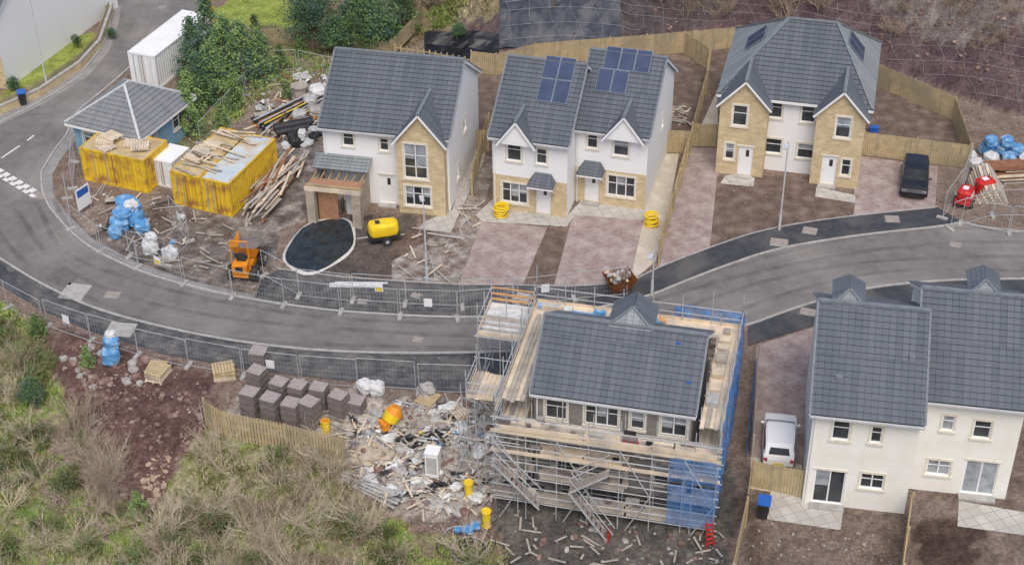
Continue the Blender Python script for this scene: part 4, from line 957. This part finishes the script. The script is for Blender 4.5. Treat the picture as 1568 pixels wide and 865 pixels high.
for u,v,n in [(396,596,6),(386,634,7),(430,614,6),(458,618,6),(417,642,7),(448,650,7),(490,622,6),(476,648,7),(520,634,6),(545,628,3),(398,562,5)]:
    mb=MB(); stack(mb,Matrix.Translation((-.45,-.45,0))@Matrix.Rotation(R(-.12,.0),4,'Z'),n); mb.build('concrete_block_stack',M=place(u,v,-18+R(-9,9)))
for u,v,a in((247,590,70),(247,575,85),(328,585,10),(700,650,30),(735,605,5),(658,632,60)):
    mb=MB(); 
    for k in range(random.choice([1,3,4])): pallet(mb,Matrix.Rotation(R(-.1,.1),4,'Z'),k*.15,m=random.choice([plank,timber]))
    mb.build('pallet_stack',M=place(u,v,a))
for u,v in((560,600),(578,603),(655,606)):
    bagset('bulk_bag',u,v,[(0,0,0,(.42,.42,.4),whiteb if u<600 else dirtyb,R(0,1))])
mb=MB()
for k in range(26):
    mb.cyl((R(-.2,.2),-1.2+.16*(k%9),.12+.15*(k//9)),(R(5.,6.),-1.2+.16*(k%9)+R(-.2,.2),.12+.15*(k//9)),.07,random.choice([pipeo,pipeo,rust,yellowP,black,grey]),8)
mb.build('pipe_stack',M=place(388,192,48)); mb=MB()
for k in range(34):
    M_=Matrix.Translation((R(0,6),R(-1.3,1.3),.05+.05*(k//5)))@Matrix.Rotation(R(-.4,.4),4,'Z')@Matrix.Rotation(R(-.1,.1),4,'Y'); mb.box((-R(.6,2.),-.06,0),(R(.6,2.),.06,.05),random.choice([plank,plank2,rust,pipeo,yellow,tarpw]),M_)
mb.build('timber_offcuts',M=place(405,205,48)); mb=MB()
for k in range(75):
    M_=Matrix.Translation((R(-.7,1.3),R(.8,7.0),.1+.08*(k//6)+R(0,.1)))@Matrix.Rotation(R(1.35,1.75),4,'Z')@Matrix.Rotation(R(-.1,.1),4,'Y'); mb.box((-R(.8,1.9),-.07,0),(R(.8,1.9),.07,.04),random.choice([plank,plank2,plank2,plank,tarpw,rust]),M_)
mb.build('timber_offcuts',M=place(378,338,-16))
def reel(mb):
    for z in(0,.95): mb.cyl((0,0,z),(0,0,z+.08),.62,plank2,18)
    mb.cyl((0,0,.08),(0,0,.95),.5,plank2,14)
obj('cable_drum',reel,place(460,150))
bagset('bulk_bag',487,150,[(0,0,0,(.6,.6,.5),whiteb,.3),(1.,.6,0,(.5,.5,.4),whiteb,0),(-.4,-1.2,0,(.5,.5,.4),tarpw,0),(.2,-2.6,0,(.6,.5,.35),rockg,0),(-1,-3.,0,(.5,.5,.3),tarpw,0)])
bagset('rubble_bags',465,218,[(R(-1.3,1.3),R(-1.,1.),0,(R(.25,.45),R(.25,.4),R(.15,.35)),random.choice([whiteb,tarpw,black]),R(0,3)) for _ in range(12)])
mb=MB(); mb.cyl((-1.4,-.3,.35),(1.2,.7,.35),.33,black,14); mb.cyl((-1.2,-.9,.3),(1.0,.0,.3),.26,black,14); mb.build('drainage_pipe',M=place(452,200))
def hop(mb):
    B=[(-.6,-.5,.25),(.6,-.5,.25),(.6,.5,.25),(-.6,.5,.25)]; T=[(-.95,-.8,1.2),(.95,-.8,1.2),(.95,.8,1.2),(-.95,.8,1.2)]
    for i in range(4): j=(i+1)%4; mb.poly([B[i],B[j],T[j],T[i]],orange); mb.poly([T[i],T[j],B[j],B[i]],rust)
    for _ in range(45): mb.blob((R(-.7,.7),R(-.6,.6),R(1.0,1.45)),(R(.1,.25),R(.1,.25),.12),random.choice([rockg,plank,rockm,tarpw]),2.5,.2,6,4)
    for x in(-.5,.5):
        for y in(-.4,.4): mb.box((x-.05,y-.05,0),(x+.05,y+.05,.3),rust)
obj('rubble_skip',hop,place(948,445,20)@Matrix.Scale(.9,4))
def scatter(name,poly,n,kinds,smin=.1,smax=.5,nat=True,pl_=1.):
    w=[P(*p) for p in poly]; xs=[p.x for p in w]; ys=[p.y for p in w]; pl=[(p.x,p.y) for p in w]; mb=MB(); c=0
    while c<n:
        x,y=R(min(xs),max(xs)),R(min(ys),max(ys))
        if not inpoly(np.array([x]),np.array([y]),pl)[0]: continue
        c+=1; z=float(hf(x,y)); k,m=random.choice(kinds); s=smin+(smax-smin)*random.random()**2.6
        if k=='rock': mb.blob((x,y,z+s*.2),(s,s*R(.6,1),s*R(.35,.7)),m,3,.22,6,4,R(0,3))
        elif k=='bag': mb.blob((x,y,z+s*.4),(s*R(.8,1.5),s,s*.5),m,3,.3,9,6,R(0,3))
        elif k=='plank':
            L=R(.3,1.9)*pl_; M_=Matrix.Translation((x,y,z+R(.03,.25)))@Matrix.Rotation(R(0,3.14),4,'Z')@Matrix.Rotation(R(-.15,.15),4,'Y'); mb.box((-L/2,-.05,0),(L/2,.05,.035),m,M_)
        elif k=='sheet':
            L=R(.3,.9);M_=Matrix.Translation((x,y,z+R(.05,.2)))@Matrix.Rotation(R(0,3.14),4,'Z')@Matrix.Rotation(R(-.25,.25),4,'Y'); n_=4
            for i in range(n_):
                a0=-L/2+L*i/n_; a1=a0+L/n_; mb.poly([(a0,-L*.4,.1*math.sin(i*2.)),(a1,-L*R(.3,.45),.1*math.sin(i*2.+2)),(a1,L*R(.3,.45),.08*math.cos(i*2.+2)),(a0,L*.4,.08*math.cos(i*2.))],m,M_)
        elif k=='pipe':
            L=R(.8,2.5); a=R(0,3.14); mb.cyl((x,y,z+.1),(x+L*math.cos(a),y+L*math.sin(a),z+R(.1,.4)),R(.015,.04),m,6)
    return mb.build(name)
DEB=[('bag',whiteb),('bag',dirtyb),('bag',whiteb),('rock',rockg),('rock',rockg),('rock',concrete),('plank',plank),('plank',plank2),('rock',rockg),('sheet',tarpw),('sheet',blacks),('pipe',black),('pipe',grey),('rock',block),('rock',rockm),('sheet',whiteb),('sheet',plank2),('rock',concrete),('plank',plank2),('bag',block),('rock',blockT),('plank',plank)]
sandh=mat('sand',(.42,.36,.28),(.31,.26,.2),5,.95,bump=.6)
def heap(mb,r,m,n=60):
    mb.blob((0,0,-.1),(r,r*.8,r*.42),m,2,.16,22,12)
    for _ in range(n):
        a=R(0,6.28);t=math.sqrt(R(0,1)); s=R(.05,.16); mb.blob((r*t*math.cos(a),r*.8*t*math.sin(a),-.1+r*.42*math.sqrt(max(0,1-t*t))),(s,s*.8,s*.6),random.choice([rockg,concrete,m,rockm]),3,.2,6,4)
grith=mat('rubble_heap',(.36,.33,.29),(.20,.18,.16),3,.95,bump=.8)
obj('sand_heap',lambda mb:heap(mb,1.15,sandh,30),place(570,692)); obj('rubble_heap',lambda mb:heap(mb,1.4,grith,90),place(630,640)); obj('rubble_heap',lambda mb:heap(mb,1.3,grith,80),place(700,700))
scatter('construction_debris',[(545,640),(600,625),(760,620),(770,700),(765,760),(700,790),(600,770),(540,715)],1400,DEB,.03,.40)
scatter('construction_debris',[(480,660),(560,640),(600,640),(640,690),(560,720),(530,680)],130,DEB,.04,.3)
scatter('construction_debris',[(610,650),(680,650),(690,720),(600,710)],50,[('sheet',blacks),('bag',blacks),('bag',dirtyb),('sheet',blacks),('plank',plank2)],.15,.5)
scatter('construction_debris',[(560,650),(740,640),(740,760),(580,750)],45,[('bag',whiteb),('sheet',blueT),('bag',yellowP),('bag',whiteb),('plank',plank),('bag',whiteb)],.1,.4)
scatter('construction_debris',[(400,120),(505,115),(500,215),(440,230),(390,190)],200,DEB+[('pipe',pipeo),('plank',rust)],.05,.35)
scatter('construction_debris',[(130,290),(230,300),(290,340),(280,410),(150,370)],70,DEB+[('bag',blueT),('pipe',grey)],.05,.28)
scatter('construction_debris',[(250,330),(400,330),(340,420),(300,420)],60,[('rock',rockg),('plank',plank2),('rock',rockm)],.03,.12)
scatter('construction_debris',[(640,350),(745,300),(745,345),(705,430),(610,425)],45,[('plank',plank),('plank',plank2),('rock',rockg),('rock',rockg),('pipe',grey)],.04,.15)
scatter('timber_offcuts',[(1025,165),(1058,165),(1050,190),(1020,190)],22,[('plank',plank),('plank',plank2)],pl_=1.5)
scatter('stone_rubble',[(100,520),(230,550),(235,590),(130,600),(90,560)],150,[('rock',rockm),('rock',rockm),('rock',rockg)],.05,.36)
scatter('stone_rubble',[(110,600),(330,600),(300,680),(240,760),(200,790),(160,730)],420,[('rock',rockm)],.03,.2)
scatter('stone_rubble',[(230,690),(265,700),(235,780),(210,770)],70,[('rock',mat('tan_stone',(.42,.31,.23),(.32,.24,.18),3,.9))],.05,.25)
scatter('stone_rubble',[(1000,-10),(1560,-10),(1560,160),(1350,70),(1000,40)],200,[('rock',rockm)],.05,.25)
scatter('stone_rubble',[(60,480),(330,570),(760,610),(770,840),(640,815),(300,640),(120,560)],600,[('rock',rockg),('rock',rockm)],.02,.1)
scatter('construction_debris',[(760,780),(1110,810),(1110,870),(760,860)],130,[('rock',rockg),('rock',rockm),('plank',plank2),('rock',concrete),('plank',plank2),('rock',rockm)],.04,.22,pl_=.6)
scatter('stone_rubble',[(1150,800),(1370,820),(1360,880),(1120,880)],200,[('rock',rockm),('rock',rockg)],.02,.09)
scatter('soil_clods',[(1098,275),(1300,302),(1300,330),(1160,352),(1092,376)],260,[('rock',rockm)],.03,.1)
scatter('soil_clods',[(1340,135),(1456,186),(1470,245),(1330,232)],140,[('rock',rockm)],.03,.1)
def chute(mb):
    mb.cyl((0,0,0),(0,0,1.1),.2,yellowP,14,.24); mb.torus((0,0,1.1),.24,.03,yellowP,14,4); mb.torus((0,0,.1),.22,.03,yellowP,14,4)
obj('rubble_chute_section',chute,place(718,762)); obj('rubble_chute_section',chute,place(745,806)); 
bagset('blue_sheeting',716,815,[(0,0,0,(.3,.25,.2),blueT,0),(.4,.3,0,(.25,.25,.15),blueT,0),(-.5,.1,0,(.2,.2,.1),blueT,0)])
def cmix(mb):
    mb.cyl((0,0,.75),(.3,0,1.15),.42,yellowP,14,.5); mb.cyl((.3,0,1.15),(.5,0,1.5),.5,orange,14,.28); mb.box((-.5,-.3,.3),(-.1,.3,.8),orange)
    for y in(-.35,.35): mb.cyl((-.5,y,0),(.2,y,.8),.03,grey,6); mb.cyl((.6,y,0),(.1,y,.8),.03,grey,6); mb.cyl((-.4,y-.03,.2),(-.4,y+.03,.2),.2,black,10)
obj('cement_mixer',cmix,place(597,660,30))
def cab(mb):
    mb.box((-.35,-.35,.1),(.35,.35,1.6),whp); mb.box((-.38,-.38,0),(.38,.38,.1),tarpw); mb.box((-.38,-.38,1.6),(.38,.38,1.66),whp); mb.box((-.28,-.36,.3),(.28,-.352,1.4),tarpw); mb.cyl((.2,-.38,.9),(.2,-.38,1.05),.02,grey,6)
obj('utility_cabinet',cab,place(664,725,-12))
def barrel(mb): mb.cyl((0,0,0),(0,0,.75),.24,yellowP,14); mb.torus((0,0,.25),.24,.02,yellowP,14,4); mb.torus((0,0,.5),.24,.02,yellowP,14,4); mb.cyl((0,0,.75),(0,0,.8),.2,orange,12)
obj('yellow_barrel',barrel,place(499,660))
mb=MB()
for k in range(5): 
    M_=Matrix.Rotation(R(-.1,.1),4,'Z'); mb.box((-2.,-.12+k*.16,.2+.06*k),(2.,.0+k*.16,.26+.06*k),grey if k%2 else tarpw,M_)
mb.build('metal_track_bundle',M=place(560,758,-32))
mb=MB()
for k in range(8): mb.torus((R(-.9,.9),R(-.6,.6),.05+.03*k),R(.5,1.0),.02,black if k%3 else grey,26,4,R(-.05,.05))
mb.build('cable_coil',M=place(705,835))
mb=MB(); mb.box((-1.6,-.2,0),(1.6,.2,.06),whiteb); mb.box((-1.3,.2,0),(1.9,.35,.05),whiteb); mb.build('plastic_sheet',M=place(545,438,-2)@Matrix.Translation((0,0,.03)))
obj('site_sign',lambda mb:(mb.box((-.6,-.02,.4),(.6,.02,1.9),signW),mb.box((-.5,-.026,1.3),(.5,-.021,1.8),blueP),mb.cyl((-.55,.05,0),(-.55,.05,1.9),.03,grey,6),mb.cyl((.55,.05,0),(.55,.05,1.9),.03,grey,6)),place(132,325,60))
mb=MB(); a=Pz(1160,600);b=Pz(1150,705); 
for i in range(12):
    p=a.lerp(b,i/12);q=a.lerp(b,(i+1)/12); mb.poly([(p.x-.3+.06*(i%2),p.y,0),(q.x-.3+.06*((i+1)%2),q.y,0),(q.x-.3+.06*((i+1)%2),q.y,2.4),(p.x-.3+.06*(i%2),p.y,2.4)],bluenet)
mb.build('debris_netting')
obj('step_ladder',lambda mb:[mb.cyl((s*.22,0,0),(s*.16,.35,1.5),.025,red,6) for s in(-1,1)]+[mb.cyl((s*.22,.7,0),(s*.16,.35,1.5),.02,grey,6) for s in(-1,1)]+[mb.box((-.2,.04+.06*k,.25*k+.2),(.2,.16+.06*k,.25*k+.23),red) for k in range(5)],place(1088,838,20))
# ---------------- vegetation ----------------
def leaves(mb,cs,rad,n,size,mats,flat=.6):
    for c in cs:
        m=random.choice(mats)
        for _ in range(n):
            v=Vector((random.gauss(0,.5),random.gauss(0,.5),random.gauss(0,.42)))*rad; p=Vector(c)+v
            a=Vector((R(-1,1),R(-1,1),R(-.6,.6))).normalized()*size*R(.6,1.2); b=a.orthogonal().normalized(); b=(b+Vector((R(-.6,.6),R(-.6,.6),R(-.2,.8)))).normalized()*size*.55
            mb.poly([p-a*.5,p+b*.5,p+a*.5,p-b*.5],m if random.random()<.7 else random.choice(mats))
def tree(name,u,v,h,r,kind,mats,n=70,ls=.22):
    mb=MB(); base=P(u,v); 
    mb.cyl((0,0,-.2),(R(-.1,.1),R(-.1,.1),h*.85),.05*h**.7,bark,7,.02)
    cs=[]
    if kind=='cone':
        for k in range(n):
            t=random.random()**1.25; z=h*(.06+.94*t); rr=r*(1-t)**.8*math.sqrt(R(.25,1.0))*R(.85,1.15); a=R(0,6.28); cs.append((rr*math.cos(a),rr*math.sin(a),z))
            if k%3==0: mb.cyl((0,0,z*.95),(rr*math.cos(a),rr*math.sin(a),z),.02,bark,3,.008,cap=False)
    else:
        lob=[(R(-.45,.45)*r,R(-.45,.45)*r,h*R(.4,.75),R(.45,.7)*r) for _ in range(6)]
        for k in range(n):
            lx,ly,lz,lr=random.choice(lob); d=Vector((random.gauss(0,1),random.gauss(0,1),random.gauss(0,1))).normalized()*lr*R(.55,1.1); z=max(.15,lz+d.z*1.1); cs.append((lx+d.x,ly+d.y,z))
            if k%3==0: mb.cyl((0,0,h*.25),(lx+d.x,ly+d.y,z),.03,bark,4,.008,cap=False)
    leaves(mb,cs,r*.24,22,ls,mats)
    return mb.build(name,M=Matrix.Translation(base))
def dup(ob,u,v,s=1.0):
    o=bpy.data.objects.new(ob.name.split('.')[0],ob.data); COL.objects.link(o); o.location=P(u,v); o.rotation_euler=(0,0,R(0,6.28)); o.scale=(s,s,s*R(.9,1.1))
cA=tree('conifer_tree',302,128,5.2,1.6,'cone',[leafA,leafBG,leafB],130); cB=tree('conifer_tree',350,122,5.0,2.0,'cone',[leafB,leafC,leafBG],130)
cG=tree('evergreen_shrub',293,180,3.6,1.2,'cone',[leafB,leafC],100)
bA=tree('holly_tree',480,78,6.0,2.4,'round',[leafA,leafA,leafBG],230,.2)
bB=tree('evergreen_bush',578,82,3.4,1.7,'round',[leafA,leafBG,leafB],130)
bM=tree('bramble_bush',40,560,1.3,1.3,'round',[leafM,leafB,leafM],70,.16)
oC=tree('golden_cypress',326,62,3.6,.7,'cone',[leafO,leafO,leafC],60)
for u,v,s,o in((325,105,1.,cA),(375,132,.95,cB),(400,120,.8,cB),(330,155,.85,cB),(395,85,.6,cA),(292,205,.9,cG),(310,160,.8,cA),(360,165,.7,cG),(430,105,.6,cG),(545,90,.7,cB),(520,88,.9,bB),(560,60,1.1,bB),(600,60,1.,bB),(545,62,1.,bB),(620,50,.8,cB),(460,85,.5,cG),(350,66,.45,bB),(370,62,.45,bB),(215,795,.55,cG),(60,520,.5,cG),(135,560,.4,cG),(170,60,.3,bB),(20,140,.35,bB),(120,72,.3,bB),(55,625,.5,bB),(700,60,.4,bB),(440,150,.4,cG),(340,195,.5,cG)): dup(o,u,v,s)
def shrub(name,h,sp,n,m,u,v):
    mb=MB()
    def br(p,d,L,r,dep):
        q=p; seg=3
        for i in range(seg):
            d=(d+Vector((R(-.25,.25),R(-.25,.25),R(-.14,.12)))).normalized(); q2=q+d*L/seg; mb.cyl(q,q2,r*(1-i*.2),m,3,r*(1-(i+1)*.2),cap=False); q=q2
            if dep>0: 
                for _ in range(2): br(q,(d+Vector((R(-.8,.8),R(-.8,.8),R(-.2,.5)))).normalized(),L*.5,r*.55,dep-1)
    for _ in range(n):
        a=R(0,6.28); br(Vector((R(-.15,.15),R(-.15,.15),-.05)),Vector((math.cos(a)*sp,math.sin(a)*sp,1)).normalized(),h*R(.6,1.),.026,2)
    return mb.build(name,M=Matrix.Translation(P(u,v)))
S=[shrub('bare_shrub',2.2,.8,8,twig,330,790),shrub('bare_shrub',1.8,1.1,9,twig,450,800),shrub('bare_shrub',1.6,.9,9,twig2,120,640),shrub('bare_sapling',3.2,.3,5,twig2,165,790)]
def scat_dup(poly,n,obs,s0,s1):
    w=[P(*p) for p in poly]; pl=[(p.x,p.y) for p in w]; xs=[p[0] for p in pl]; ys=[p[1] for p in pl]; c=0
    while c<n:
        x,y=R(min(xs),max(xs)),R(min(ys),max(ys))
        if not inpoly(np.array([x]),np.array([y]),pl)[0]: continue
        c+=1; ob=random.choice(obs); o=bpy.data.objects.new(ob.name.split('.')[0],ob.data); COL.objects.link(o); s=R(s0,s1); o.location=(x,y,float(hf(x,y))); o.rotation_euler=(0,0,R(0,6.28)); o.scale=(s,s,s)
midp=[(250,780),(310,680),(350,670),(520,715),(560,790),(620,820),(740,850),(740,900),(220,900)]
lefp=[(-40,600),(60,600),(120,640),(150,760),(220,800),(220,900),(-40,900)]
scat_dup(midp,80,S[:3],.4,1.0); scat_dup(midp,22,[bM],.3,.8)
scat_dup(lefp,38,S[:3],.4,.9); scat_dup(lefp,28,[bM],.3,.9)
scat_dup([(90,660),(150,650),(190,760),(150,790)],14,S,.6,1.)
scat_dup([(-40,460),(60,500),(80,560),(60,620),(-40,620)],18,S,.4,.8); scat_dup([(-40,460),(60,500),(80,560),(60,620),(-40,620)],10,[bM],.4,.9)
scat_dup([(1300,-20),(1560,-20),(1560,100),(1400,70),(1350,50)],26,[S[2]],.4,.8)
scat_dup([(470,10),(640,-20),(740,-20),(650,40),(600,70)],36,S[1:]+[bM],.6,1.3)
scat_dup([(960,-25),(1300,-25),(1300,10),(960,5)],24,S[2:],.6,1.1)
def grass(name,poly,n,mats,hh=.35):
    w=[P(*p) for p in poly]; pl=[(p.x,p.y) for p in w]; xs=[p[0] for p in pl]; ys=[p[1] for p in pl]
    x=rng.uniform(min(xs),max(xs),n*3); y=rng.uniform(min(ys),max(ys),n*3); k=inpoly(x,y,pl)&(wav(x,y,1.1,2)+rng.normal(0,.35,x.shape)>.05); x=x[k][:n];y=y[k][:n]; z=hf(x,y); mb=MB(); pn=wav(x,y,.45,5.)
    for a,b,c,pp in zip(x,y,z,pn):
        m=mats[0] if pp>.1+R(-.3,.3) else random.choice(mats[1:])
        for _ in range(4):
            t=R(0,6.28); l=hh*R(.5,1.3); dx,dy=math.cos(t),math.sin(t); s=.04; ox,oy=R(-.15,.15),R(-.15,.15)
            mb.poly([(a+ox-dy*s,b+oy+dx*s,c),(a+ox+dy*s,b+oy-dx*s,c),(a+ox+dx*l*.7,b+oy+dy*l*.7,c+l*.75)],m)
    mb.build(name)
gs=mat('straw_grass',(.44,.39,.26),(.31,.26,.16),1,.9); gg=mat('green_grass',(.17,.25,.05),(.26,.33,.08),1,.9); gb=mat('olive_grass',(.21,.22,.08),(.13,.14,.05),1,.9)
grass('rough_grass',[(-60,450),(20,470),(80,530),(75,570),(110,630),(150,750),(230,800),(230,920),(-60,920)],5500,[gg,gs,gg,gb,gb],.28)
grass('rough_grass',[(220,900),(240,780),(300,675),(350,665),(525,712),(560,770),(640,815),(780,840),(770,920)],4500,[gg,gs,gb,gb],.28)
grass('rough_grass',[(280,220),(300,100),(330,65),(520,80),(600,85),(520,115),(400,140),(340,220)],2400,[gg,gb,gs],.3)
grass('rough_grass',[(620,60),(660,-20),(760,-20),(750,20),(660,50)],900,[gs,gb,gg],.45)
# ---------------- camera, light ----------------
cam=bpy.data.cameras.new('camera'); co=bpy.data.objects.new('camera',cam); COL.objects.link(co)
cam.sensor_width=36; cam.lens=36*FP/1568; cam.clip_end=9000; cam.clip_start=.5
Yc=-DC; Zc=-FW
co.matrix_world=Matrix(((XC.x,Yc.x,Zc.x,0),(XC.y,Yc.y,Zc.y,0),(XC.z,Yc.z,Zc.z,HC),(0,0,0,1)))
SC.camera=co
wd=bpy.data.worlds.new('World'); SC.world=wd; wd.use_nodes=True; nt=wd.node_tree
sky=nt.nodes.new('ShaderNodeTexSky'); sky.sky_type='NISHITA'; sky.sun_disc=False
el_,az=math.radians(58),math.radians(172)
sky.sun_elevation=el_; sky.sun_rotation=az; sky.air_density=1.0; sky.dust_density=4; sky.ozone_density=1
nt.links.new(sky.outputs[0],nt.nodes['Background'].inputs[0]); nt.nodes['Background'].inputs[1].default_value=.15
sl=bpy.data.lights.new('sun','SUN'); sl.energy=1.5; sl.angle=math.radians(35); sl.color=(1,.97,.93); so=bpy.data.objects.new('sun',sl); COL.objects.link(so)
d=Vector((math.sin(az)*math.cos(el_),math.cos(az)*math.cos(el_),math.sin(el_)))
so.rotation_euler=d.to_track_quat('Z','Y').to_euler(); so.location=(0,60,60)
SC.view_settings.view_transform='Standard'; SC.view_settings.look='None'; SC.view_settings.exposure=0
